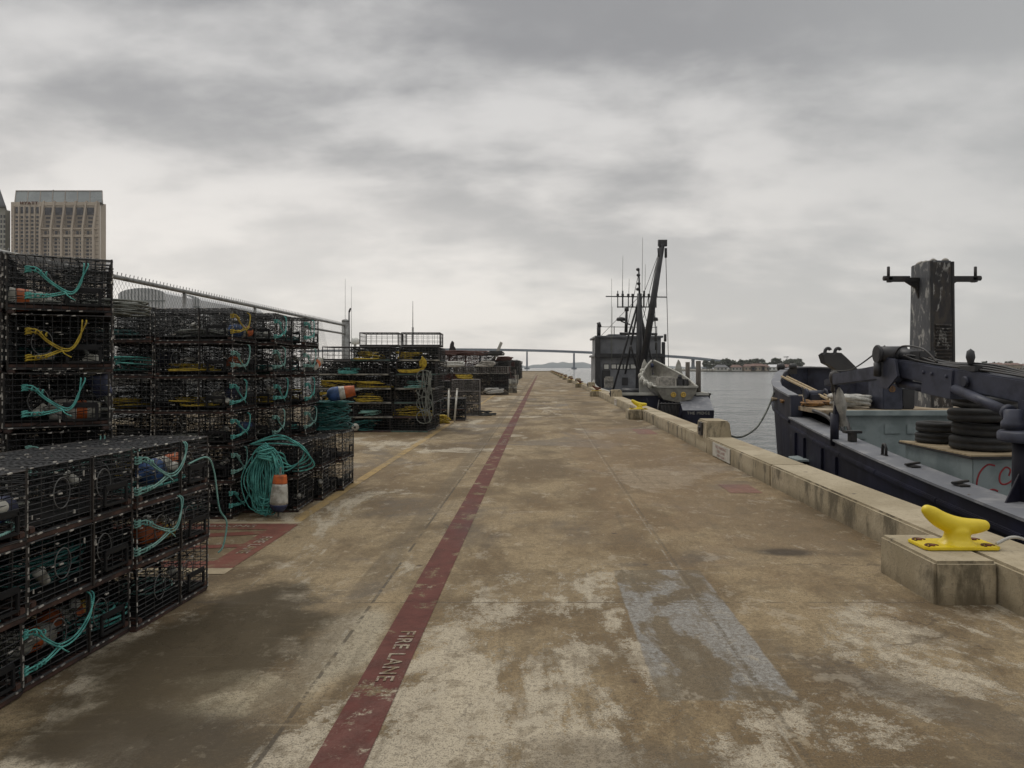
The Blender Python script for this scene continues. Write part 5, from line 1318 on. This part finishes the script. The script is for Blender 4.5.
for x in (5.4,5.75,6.15,6.45,7.25,7.6,8.12): mb.cyl((x,MY,5.9),(x,MY,7.1-.25*(int(x*10)%3)),.06 if x in (5.75,6.45,7.25) else .04,n=6); mb.box(x-.08,x+.08,MY-.08,MY+.08,z-.05,z+.13)
fb(mb, 'crosstree', M['bdark'])
mb = MB(); b0 = V((7.05,MY-.6,1.45)); b1 = V((8.28,MY-1.6,10.15))
mb.cyl(b0, b1, .26, .19, 12); mb.beam(b1+V((-.28,0,.05)), b1+V((.32,0,.05)), .3, .42); mb.cyl(b1+V((-.25,0,-.3)),b1+V((-.2,0,-.9)),.09,n=8); mb.cyl(b1+V((.25,0,-.3)),b1+V((.25,0,-.95)),.09,n=8); fb(mb, 'boom', M['bdark'], .0)
mb = MB()
for p, q in ((b1+V((-.22,0,-.6)), V((MX+.1,MY,6.3))), (b1+V((-.2,0,-.5)), V((MX+.3,MY,5.2))), (b1+V((.25,0,-.8)), V((8.3,47,1.5))), (V((8.0,MY,6.6)), V((8.0,MY-1,1.8))), (V((7.9,MY,6.6)), V((8.05,MY-1,2.2))), (V((MX,MY,6.7)),V((4.6,58,4.0))), (V((MX,MY,6.7)),V((8.9,58,4.0))), (V((MX,MY,8.5)),V((MX,62,3))) ):
    mb.wire(p, q, .022)
for p in (V((8.28,48.2,3.9)), V((8.02,MY-.5,4.0)), V((8.04,MY-.55,3.4))): mb.cyl(p, p-V((0,0,.5)), .09, n=8)
fb(mb, 'rigging', M['black_rope'])
mb = MB()
for x, z0_, z1_ in ((5.75,6.6,9.6),(6.2,6.6,8.0),(7.15,7.0,10.9),(7.35,6.8,9.0),(4.95,2.7,8.0),(5.0,2.0,6.0)): mb.cyl((x,MY+.2,z0_),(x+.04,MY+.2,z1_),.022,.012,6)
fb(mb, 'whip_antenna', M['grey_rope'])
for x in (5.62, 7.95):
    mb = MB(); mb.lathe([(.0,.0),(.3,.02),(.32,.12),(.28,.24),(.0,.3)], 16, (x,MY,4.95)); mb.cyl((x,MY,4.95),(x+(MX-x)*.5,MY,4.7),.05,n=6); fb(mb, 'radar_dome', M['bdark'])
mb = MB(); mb.cyl((6.1,MY+1,4.0),(6.15,MY+1,6.0),.13,.08,8); mb.lathe([(.05,0),(.16,.05),(.16,.25),(.05,.3)],8,(6.15,MY+1,5.7)); fb(mb, 'exhaust_stack', M['bdark'])
# stern gear: pale net guides, posts
for x in (6.45, 8.95):
    y = 45.0 if x < 7 else 47; mb = MB(); mb.prism([(-.32,-.4),(.30,-.4),(.28,1.1),(.12,1.95),(-.02,2.2),(-.14,1.9),(-.36,1.0)], -.12, .12, fn=lambda a, b_, h: (x+a, y+h, b_)); fb(mb, 'net_guide', M['bwhite'], .03)
mb = MB(); mb.box(6.7,8.3,45.1,45.4,.75,1.15); mb.box(6.6,8.4,46,47.2,-.5,.7); fb(mb, 'net_winch', M['bwhite'], .04)
mb = MB(); mb.box(5.0,6.1,46,47.4,-.55,.25); mb.cyl((5.1,45.6,.1),(6.3,45.6,.1),.25,n=12); mb.box(7.3,7.9,49.5,50.6,-.5,1.6); fb(mb, 'deck_machinery', M['bdark'], .03)
for x, y, zt, r in ((8.93,41,2.05,.15),(8.85,43.6,2.0,.14)):
    mb = MB(); mb.cyl((x,y,-.5),(x,y,zt),r,r*.95,10); fb(mb, 'stern_post', M['wood'])
mb = MB(); mb.box(6.45,7.5,39.0,39.9,-1.0,-.35)
for q in range(6): mb.cyl((6.5+q*.19,38.95,-1.05),(6.5+q*.19,38.95,-.2),.025,n=6)
mb.cyl((6.4,38.95,-.3),(7.6,38.95,-.3),.05,n=8); mb.cyl((6.2,38.9,-1.1),(6.45,39.4,-.1),.05,n=6); fb(mb, 'stern_roller', M['black'])
# ---- skiff riding on the stern
SK = empty('skiff', (7.42, 41.5, -.3), 0, 'grey open work skiff with white fenders riding on the stern of the dark fishing boat', 'skiff')
def sk(mb, name, mats, bevel=0.0):
    mb.v = [(x-7.42, y-41.5, z+.3) for x, y, z in mb.v]; return mb.build(name, mats, SK, bevel)
rows = []; rin = []
for i in range(15):
    u = i/14; y = 39.2+6.4*u; hb_ = 1.10*(1+.20*math.sin(min(1,u*1.25)*math.pi))*(1-max(0,(u-.45)/.55)**2.2*.93); zt = .62+.35*u+1.15*u*u; zb = -.18+.5*u+.7*u*u
    cx = 7.40-.35*u
    rows.append([(cx-hb_, y, zt), (cx-hb_*.93, y, zt-.3), (cx-hb_*.70, y, zb+.12), (cx, y, zb-.05), (cx+hb_*.70, y, zb+.12), (cx+hb_*.93, y, zt-.3), (cx+hb_, y, zt)])
    g_ = .07; rin.append([(cx-hb_+g_*(1-u*.6), y+.04, zt), (cx-hb_*.9+g_, y+.04, zt-.3), (cx-hb_*.62, y+.04, zb+.2), (cx, y+.04, zb+.16), (cx+hb_*.62, y+.04, zb+.2), (cx+hb_*.9-g_, y+.04, zt-.3), (cx+hb_-g_*(1-u*.6), y+.04, zt)])
mb = MB(); mb.grid(rows, True); mb.grid(rin, True)
for k_ in (0, 6): mb.grid([[rows[i][k_], rin[i][k_]] for i in range(15)])
mb.quad(*rows[0]); mb.quad(*rin[0]); sk(mb, 'skiff_hull', M['alu'])
mb = MB()
for k_ in (0, 6): mb.tube([rows[i][k_] for i in range(15)], .055, 6)
mb.beam(V(rows[0][0]), V(rows[0][6]), .1, .1); sk(mb, 'gunwale', M['bwhite'])
for i in range(5):
    p = V(rows[2+i*2][0]); mb = MB(); mb.ball(p+V((-.06,0,-.02)), .17, 10, 6, 1.15); sk(mb, 'fender', M['b_white'])
mb = MB(); mb.box(6.80,7.75,41.6,42.8,.05,1.12); sk(mb, 'engine_box', M['canvas'], .05)
mb = MB(); mb.box(7.8,8.1,41.2,41.7,.1,1.05); mb.cyl((7.95,41.4,1.0),(7.95,41.4,1.25),.12); sk(mb, 'console', M['bdark'], .03)
for x in (8.15, 8.35):
    mb = MB(); mb.box(x,x+.09,41+x-8,41.6+x-8,.2,1.0); sk(mb, 'frame_rib', M['bdark'])
for x in (7.18, 7.72):
    mb = MB(); mb.tube([(x+.12*math.cos(a*math.pi/6), 39.17, .19+.12*math.sin(a*math.pi/6)) for a in range(12)], .032, 6, closed=True); mb.cyl((x,39.19,.19),(x,39.165,.19),.07,n=12); sk(mb, 'transom_drain', M['b_yellow'])
mb = MB(); mb.wire(V(rows[-1][3])+V((0,0,.3)), V((8.25,45.2,1.6)), .03); mb.ball((6.95,45.4,1.8), .14, 10, 8); sk(mb, 'bow_bitt', M['b_navy'])
# ---------------------------------------------------------------- far background
# land behind the marina, left
mb = MB(); mb.prism([(-1500,140),(-95,140),(-95,300),(-140,900),(-1500,1500)], WZ-1, .6); struct(mb.build('shore_land', M['land']))
# hotel slab tower with glass crown
HO = empty('hotel_tower', (0, 0, 0), 0, 'tall sand coloured hotel tower with sloping glass crown behind the trap stacks', 'hotel')
HD = 400.0; s_ = HD/F
hp = lambda px, py, dy=0: V(((px-VX)*s_, HD+dy, H-(py-VY)*s_))
xL, xR = hp(11,0).x, hp(99.5,0).x; zT = hp(0,202).z; zc = hp(0,188.5).z
mb = MB(); bk2 = lambda px, dd: (px-VX)*(HD+dd)/F
mb.prism([(xL,HD),(xR,HD),(bk2(100.5,6),HD+6),(bk2(100.5,26),HD+26),(xL-18,HD+26)], 0, zT); hw = mb.build('facade', M['hotel'], HO)
mb = MB(); mb.prism([(bk2(100.6,6.2),HD+6.2),(bk2(106,9),HD+9),(bk2(106,24),HD+24),(bk2(100.6,24),HD+24)], 0, hp(0,204).z*1.02); mb.build('side_wing', M['hotel'], HO)
mb = MB(); x0 = hp(14,0).x; x1 = hp(102,0).x
mb.hexa([(x0,HD+.6,zT),(x1,HD+.6,zT),(bk2(103.5,9),HD+9,zT),(x0,HD+9,zT),(bk2(16,5.5),HD+5.5,zc),(bk2(102.3,5.5),HD+5.5,zc),(bk2(102.3,9),HD+9,zc),(bk2(16,9),HD+9,zc)]); cr = mb.build('glass_crown', M['hotel_g'], HO)
mb = MB()
for i in range(8):
    x = x0+(x1-x0)*i/7; mb.beam((x,HD+.5,zT), (bk2(16,5.4)+(bk2(102.3,5.4)-bk2(16,5.4))*i/7,HD+5.4,zc), .35, .3)
mb.beam((bk2(16,5.4),HD+5.4,zc), (bk2(102.3,5.5),HD+5.4,zc), .5, .5); mb.build('crown_mullion', M['hotel_d'], cr)
mb = MB(); mb.beam((hp(43,0).x,HD+10,zc),(hp(41,0).x,HD+10,zc+1.6),.5,.5); mb.box(hp(42,0).x,hp(44.5,0).x,HD+9,HD+11,zc,zc+.8); mb.build('roof_hoist', M['black'], HO)
# vertical piers
mb = MB()
for i in range(6):
    x = hp(15+i*5.2-.6,0).x; mb.box(x-.28, x+.28, HD-.8, HD, 0, hp(0,206).z)
mb.build('pier_rib', M['hotel'], HO)
bays = [44.5+i*10.6 for i in range(6)]
for i in range(6):
    x = hp(bays[i]-3.0, 0).x; xt = hp(bays[i]-.2, 0).x; zk = hp(0,229).z; mb = MB()
    mb.box(x-.55, x+.55, HD-1.6, HD, 0, zk); mb.hexa([(x-.5,HD-1.6,zk),(x+.5,HD-1.6,zk),(x+.5,HD,zk),(x-.5,HD,zk),(xt-.45,HD-.7,zT+.5),(xt+.45,HD-.7,zT+.5),(xt+.45,HD+.3,zT+.5),(xt-.45,HD+.3,zT+.5)])
    mb.build('buttress', M['hotel'], HO)
mb = MB()
for py in (229, 236.5): z = hp(0,py).z; mb.box(hp(41.5,0).x, hp(97.5,0).x, HD-1.0, HD, z-.35, z+.35)
z = hp(0,204).z; mb.box(hp(44,0).x, hp(97,0).x, HD-.4, HD, z-.9, z+.6)
mb.build('floor_band', M['hotel'], HO)
mb = MB()
for i in range(5):
    xa, xb = hp(bays[i]-1.0,0).x, hp(bays[i]+6.8,0).x; mb.box(xa, xb, HD-.06, HD-.005, hp(0,228.5).z, hp(0,214.5).z)
mb.build('recess_panel', M['hotel_d'], HO)
mw = {}
def win(x0, x1, y0, y1, d=-.14):
    w_, h_ = (x1-x0)*s_, (y1-y0)*s_; key = (round(w_,2), round(h_,2))
    if key not in mw:
        mb = MB(); mb.box(0, w_, -.10, 0, 0, h_); mw[key] = mb.mesh('window', M['win'])
    inst(mw[key], 'window', HO, hp(x0, y1, d))
for i in range(5):
    xa = 15+i*5.2
    win(xa+.6, xa+3.6, 207, 213.5)
    for j in range(13): win(xa+.7, xa+3.4, 216.2+j*3.75, 218.3+j*3.75)
nb = 0
for i in range(5):
    xa = bays[i]
    win(xa+.4, xa+7.2, 207.5, 215)
    for j in range(3): win(xa+1.6, xa+6.0, 217+j*4.1, 218.8+j*4.1)
    for j in range(1): win(xa+.1, xa+2.6, 231, 234.4); win(xa+4, xa+6.6, 231, 234.4)
more = MB()
for i in range(5):
    xa = bays[i]
    for j in range(9):
        for dx in (0.0, 4.2):
            a = hp(xa+dx-.4, 240.6+j*3.7, -.14); b = hp(xa+dx+2.2, 238.4+j*3.7, -.14); more.box(a.x, b.x, HD-.24, HD-.14, a.z, b.z)
o = more.build('window_grid', M['win'], HO); o['kind'] = 'stuff'
mb = MB()
for j in range(40):
    z = 3+j*2.35
    if z > hp(0,214).z: break
    mb.box(xL+.3, xR-.5, HD-.08, HD-.003, z, z+.45)
mb.build('spandrel', M['hotel_d'], HO)
me = text_mesh('HYATT', 2.3, .15, bold=.05, space=1.3); me.materials.append(M['rust']); me.transform(Matrix.Translation((hp(29.5,0).x, HD-.5, hp(0,203.4).z)) @ Matrix.Rotation(R(90), 4, 'X') @ Matrix.Diagonal((1.12,1,1,1))); inst(me, 'name_sign', HO)
# its neighbour with a pointed roof
TW = empty('pointed_tower', (0,0,0), 0, 'pale hotel tower with pointed slate roof at the far left edge', 'hotel')
td = 410.0; tx = lambda px: (px-VX)*td/F; tz = lambda py: H-(py-VY)*td/F
mb = MB(); tk = lambda px, dd: (px-VX)*(td+dd)/F
mb.prism([(tx(-34),td),(tx(5.5),td),(tk(5.5,24),td+24),(tk(-40,24),td+24)], 0, tz(207)); mb.prism([(tk(5.5,2),td+2),(tk(10.3,5),td+5),(tk(10.3,20),td+20),(tk(5.5,20),td+20)], 0, tz(209)); mb.build('tower_wall', M['tower_wall'], TW)
mb = MB()
q = [(tx(-36),td-1.5,tz(206)),(tx(7.6),td-1.5,tz(206)),(tk(7.6,24),td+24,tz(206)),(tk(-40,24),td+24,tz(206))]
tpq = [(tk(-24,9),td+9,tz(150)),(tk(-12,9),td+9,tz(150)),(tk(-12,13),td+13,tz(150)),(tk(-24,13),td+13,tz(150))]
mb.hexa(q+tpq); mb.prism([(tx(-36.5),td-2),(tx(8.4),td-2),(tk(8.4,25),td+25),(tk(-41,25),td+25)], tz(207.5), tz(206)); mb.build('roof', M['tower_roof'], TW)
for i in range(2):
    for j in range(13):
        x = tx(.4+i*3.2); z = tz(218+j*5); mb = MB(); mb.box(x, x+1.0, td-.12, td-.01, z, z+1.7); mb.build('window', M['win'], TW)
# convention hall with vaulted white roofs
def hall(px0, px1, pyt, d, lab, depth=60):
    e = empty('convention_hall', (0,0,0), 0, lab, 'hall', 'white vaulted halls behind the fence'); fx = lambda p: (p-VX)*d/F; fz = lambda p: H-(p-VY)*d/F
    mb = MB(); x0, x1, zt = fx(px0), fx(px1), fz(pyt); zb = fz(pyt+9); n = 14
    pr = [(x0+(x1-x0)*i/n, zb+(zt-zb)*max(0,math.sin(math.pi*(.02+.96*i/n)))**.38) for i in range(n+1)]
    mb.prism([(x0,0)]+pr+[(x1,0)], d, d+depth, 'y'); mb.build('vault', M['sail'], e)
    mb = MB()
    for i in range(1, n): x, z = pr[i]; mb.box(x-.12, x+.12, d-.3, d-.02, 0, z)
    for k in range(4): z = zb*.4+k*(zb*.55/3); mb.box(x0+.2, x1-.2, d-.22, d-.03, z-.2, z+.2)
    mb.build('rib', M['hotel_g'], e)
    mb = MB(); mb.box(x0+.5, x1-.5, d-.1, d-.006, 2, zb*.45); mb.build('glazing', M['win'], e)
hall(118, 166, 288, 250, 'white vaulted hall seen through the fence, the nearer and taller one')
hall(163, 201, 294.5, 270, 'white vaulted hall seen through the fence, the lower one behind')
# marina boats behind the fence
def marina_boat(x, y, lab, mast=6.0, dome=True):
    e = empty('moored_boat', (x, y, WZ), R(8), lab, 'boat', 'boats moored behind the fence')
    mb = MB(); mb.hexa([(-1.2,-4,0-.3),(1.2,-4,-.3),(.2,5,-.3),(-.2,5,-.3),(-1.6,-4.2,1.5),(1.6,-4.2,1.5),(.3,6,2.1),(-.3,6,2.1)]); mb.build('hull', M['bwhite'], e, .05)
    mb = MB(); mb.box(-1.1,1.1,-2,2,1.5,3.7); mb.box(-1.3,1.3,-2.3,2.2,3.7,3.85); mb.build('cabin', M['white_and_sky'], e, .06)
    mb = MB()
    for q in range(3): mb.box(-.9+q*.65,-.4+q*.65,-2.03,-2.002,2.5,3.3)
    mb.build('window', M['glass'], e)
    mb = MB(); mb.cyl((0,0,3.8),(0,0,mast+2.4),.09,.05,8); mb.box(-.5,.5,-.05,.05,6.0,6.12); mb.cyl((.0,0,mast+2.4),(.12,0,mast+2.7),.07); mb.build('mast', M['bdark'], e)
    if dome: 
        mb = MB(); mb.lathe([(.0,0),(.28,.03),(.34,.2),(.3,.42),(.15,.55),(0,.58)],14,(.45,0,5.9)); mb.cyl((.45,0,3.8),(.45,0,5.9),.2,.1,10); mb.build('radar_dome', M['white_and_sky'], e)
    mb = MB(); mb.cyl((-.35,.5,3.8),(-.35,.5,11.0),.025,.012,6); mb.cyl((.1,.6,3.8),(.1,.6,10.4),.025,.012,6); mb.build('whip_antenna', M['galv'], e)
marina_boat(-14.7, 55, 'white moored boat with mast, radar dome and whip aerials behind the fence end')
# the long bridge
BR_ = empty('bridge', (0, 1500, WZ), 0, 'long blue grey girder bridge on tall piers crossing the bay', 'bridge')
prof = [(300,351.5),(380,350.2),(450,349.8),(500,350.2),(545,351.2),(600,353.3),(650,355.6),(690,358.2),(720,361.5),(745,365)]
pts = []
for px, py in prof:
    d = 1500-(px-450)*.9; pts.append(V(((px-VX)*d/F, d, H-(py-VY)*d/F)))
dl = catmull(pts, 5)
mb = MB()
for a, b in zip(dl[:-1], dl[1:]): mb.beam(V((a.x,a.y-1500,a.z-WZ)), V((b.x,b.y-1500,b.z-WZ)), 17, 3.4)
mb.build('deck_girder', M['bridge'], BR_)
mb = MB()
for a, b in zip(dl[:-1], dl[1:]):
    for s in (-8.3, 8.3): mb.beam(V((a.x,a.y-1500+s,a.z-WZ+2.3)), V((b.x,b.y-1500+s,b.z-WZ+2.3)), .4, 1.1)
mb.build('parapet', M['bridge'], BR_)
def bz(px):
    best = min(range(len(dl)), key=lambda i: abs((VX+dl[i].x*F/dl[i].y)-px)); return dl[best]
for px in (386, 433, 480, 527, 574, 621, 660, 693, 706, 718):
    p = bz(px); X = (px-VX)*p.y/F; mb = MB(); zt = p.z-WZ-1.7
    for s in (-5, 5): mb.hexa([(X-1.9,p.y-1500+s-2.3,-1),(X+1.9,p.y-1500+s-2.3,-1),(X+1.9,p.y-1500+s+2.3,-1),(X-1.9,p.y-1500+s+2.3,-1),(X-1.3,p.y-1500+s-1.6,zt),(X+1.3,p.y-1500+s-1.6,zt),(X+1.3,p.y-1500+s+1.6,zt),(X-1.3,p.y-1500+s+1.6,zt)])
    mb.beam((X,p.y-1500-9,zt-1.5),(X,p.y-1500+9,zt-1.5),2.6,2.6); mb.box(X-5,X+5,p.y-1500-9,p.y-1500+9,-1,3.2); mb.build('bridge_pier', M['bridge'], BR_)
# far hills
def hills(name, x0, x1, y, h, seed, n=60):
    mb = MB(); rows = []
    for j in range(5):
        u = j/4; rows.append([(x0+(x1-x0)*i/n, y+u*500, WZ-1+h*math.sin(u*math.pi/2)*max(.05, (.5+.5*mnoise.noise(V((i*.16+seed, u*.7, seed)))+.35*mnoise.noise(V((i*.5+seed,u*2,3)))))*min(1, i/8, (n-i)/8)) for i in range(n+1)])
    mb.grid(rows, True); struct(mb.build(name, M['hill']))
hills('far_hills', -900, 700, 3400, 42, 2.3)
hills('low_hills', -250, 900, 2600, 14, 7.7)
# opposite shore, right: ground, wood, trees and houses
def shore_pt(px, d): return (px-VX)*d/F
mb = MB(); D1 = 640
mb.prism([(shore_pt(703,D1),D1),(shore_pt(800,D1),D1-6),(shore_pt(1400,D1),D1-20),(shore_pt(1500,D1),1500),(shore_pt(690,D1)-10,1400),(shore_pt(698,D1),D1+160)], WZ-.6, WZ+1.0); struct(mb.build('opposite_shore', M['land']))
def crown_mesh(seed, rx, rz, ncl=26, nleaf=40):
    rnd = random.Random(seed); mb = MB()
    for c in range(ncl):
        a = rnd.uniform(0,6.28); rr = rx*rnd.random()**.5; cz = rz*rnd.uniform(-.75,.95); k = (1-(cz/rz*.8)**2)**.5
        c0 = V((math.cos(a)*rr*k, math.sin(a)*rr*k, cz)); cs = rx*rnd.uniform(.22,.4)
        for l in range(nleaf):
            d = V((rnd.gauss(0,1), rnd.gauss(0,1), rnd.gauss(0,1))).normalized()*cs*rnd.uniform(.5,1.05)
            p = c0+d; s1 = V((rnd.uniform(-1,1),rnd.uniform(-1,1),rnd.uniform(-.6,.6))).normalized(); s2 = s1.cross(d).normalized() if s1.cross(d).length > 1e-3 else V((0,0,1))
            sz = rnd.uniform(.35,.7); mb.quad(p-s1*sz-s2*sz*.6, p+s1*sz-s2*sz*.6, p+s1*sz*.8+s2*sz*.6, p-s1*sz*.8+s2*sz*.6)
    return mb.mesh('crown', M['leaf'])
CM = [crown_mesh(1, 4.6, 4.0), crown_mesh(2, 5.6, 3.8), crown_mesh(3, 3.8, 4.6)]
tm = MB(); tm.cyl((0,0,-1.5),(0,0,4.5),.4,.25,7)
for a in range(4): tm.cyl((0,0,3),(2*math.cos(a*1.6),2*math.sin(a*1.6),6),.18,.08,5)
TM = tm.mesh('trunk', M['bark'])
rt = random.Random(12); ntree = 0
seq = []
px = 707
while px < 800: seq.append((px, rt.uniform(645, 690), rt.uniform(.50, .98))); px += rt.uniform(1.6, 3.4)
pal = ['round', 'broad', 'tall']
for i, (px, d, s) in enumerate(seq):
    if 707 < px < 730: s *= .95
    e = empty('shore_tree', (shore_pt(px, d), d, WZ+1.0), rt.uniform(0,6), 'dark green tree in the row along the opposite shore', 'tree', 'trees along the opposite shore'); e.scale = (s,s,s)
    k = i % 3; inst(CM[k], 'crown', e, (0,0,7.2)); inst(TM, 'trunk', e)
for i in range(34):
    px = 950+i*3.1; d = rt.uniform(655, 720); s = rt.uniform(.45,.75)
    e = empty('shore_tree', (shore_pt(px, d), d, WZ+1.0), rt.uniform(0,6), 'low tree in the row along the far shore beyond the workboat crane', 'tree', 'trees beyond the crane'); e.scale = (s,s,s)
    inst(CM[i%3], 'crown', e, (0,0,7.2)); inst(TM, 'trunk', e)
def house(px, d, w_, h_, dep, wall, roof, lab, hip=2.2):
    e = empty('shore_house', (shore_pt(px,d), d, WZ+1.0), 0, lab, 'house', 'houses on the opposite shore')
    mb = MB(); mb.box(-w_/2,w_/2,0,dep,-.5,h_); mb.build('wall', M[wall], e)
    mb = MB(); mb.hexa([(-w_/2-.5,-.6,h_),(w_/2+.5,-.6,h_),(w_/2+.5,dep+.6,h_),(-w_/2-.5,dep+.6,h_),(-w_/2+1.5,dep*.45,h_+hip),(w_/2-1.5,dep*.45,h_+hip),(w_/2-1.5,dep*.55,h_+hip),(-w_/2+1.5,dep*.55,h_+hip)]); mb.build('roof', M[roof], e)
    n = max(2, int(w_/2.6))
    for k in range(n):
        x = -w_/2+(k+.5)*w_/n; mb = MB(); mb.box(x-.55,x+.55,-.06,-.003,.9,2.4); mb.build('window', M['win'], e)
hs = [(750,'stucco','roof_red','cream house with red roof at the water, first from the trees by the bridge',10,3.6),(758,'stucco','roof_red','wide cream house with terracotta roof on the opposite shore',12,4.0),(765.5,'stucco','roof_red','small cream house beside the white boathouse',7,3.4),(774,'white_and_sky','sail','white boathouse on the opposite shore',10,3.2),(784,'roof_red','roof_red','red walled house with red roof on the opposite shore',11,3.4),(793,'roof_red','roof_red','red house nearest the workboat bow on the opposite shore',9,3.2),(737,'bwhite','roof_red','pale house half hidden below the trees on the opposite shore',9,3.0),(722,'bwhite','tower_roof','grey house under the trees near the bridge end',10,3.0)]
for px, wl, rf, lab, w_, h_ in hs: house(px, 637, w_, h_, 8, wl, rf, lab)
rk = random.Random(77)
adj = ['first', 'second', 'third', 'fourth', 'fifth', 'sixth', 'seventh', 'eighth', 'ninth', 'tenth']
for i in range(10):
    px = 957+i*7.6; house(px, 650, rk.uniform(6,10), rk.uniform(3.6,5.4), 9, 'stucco' if i % 3 else 'bwhite', 'roof_red', f'red roofed waterfront house beyond the crane, {adj[i]} from the pylon', 1.8)
mb = MB(); dd = 600
for i in range(30): x = shore_pt(958+i*2.5, dd); mb.cyl((x,dd,WZ-.5),(x,dd,WZ+2.4),.25,n=6)
mb.box(shore_pt(956,dd),shore_pt(1034,dd),dd-1.5,dd+1.5,WZ+2.2,WZ+2.6); tag(mb.build('timber_jetty', M['wood']), 'long low jetty on piles along the far shore beyond the crane', 'jetty')
e = empty('gantry', (shore_pt(787,650),650,WZ+1), 0, 'dark gantry mast standing among the shore trees', 'mast')
mb = MB(); mb.cyl((0,0,0),(0,0,12.5),.35,.25,8); mb.beam((-3,0,12.2),(1.5,0,12.4),.5,.6); mb.build('mast_pole', M['bdark'], e)
# light sea haze: one closed box round everything, sky outside
HZ = MB(); HZ.box(-1700, 1700, -60, 3950, WZ-1, 175)
hz = HZ.build('haze', None)
hm = bpy.data.materials.new('haze_air'); hm.use_nodes = True; hn = hm.node_tree; hn.nodes.clear()
ho = hn.nodes.new('ShaderNodeOutputMaterial'); hv = hn.nodes.new('ShaderNodeVolumePrincipled')
hv.inputs['Color'].default_value = (.95,.96,.98,1); hv.inputs['Density'].default_value = .00009; hv.inputs['Anisotropy'].default_value = .2
hn.links.new(hv.outputs[0], ho.inputs['Volume']); hz.data.materials.clear(); hz.data.materials.append(hm); tag(hz, kind='stuff')
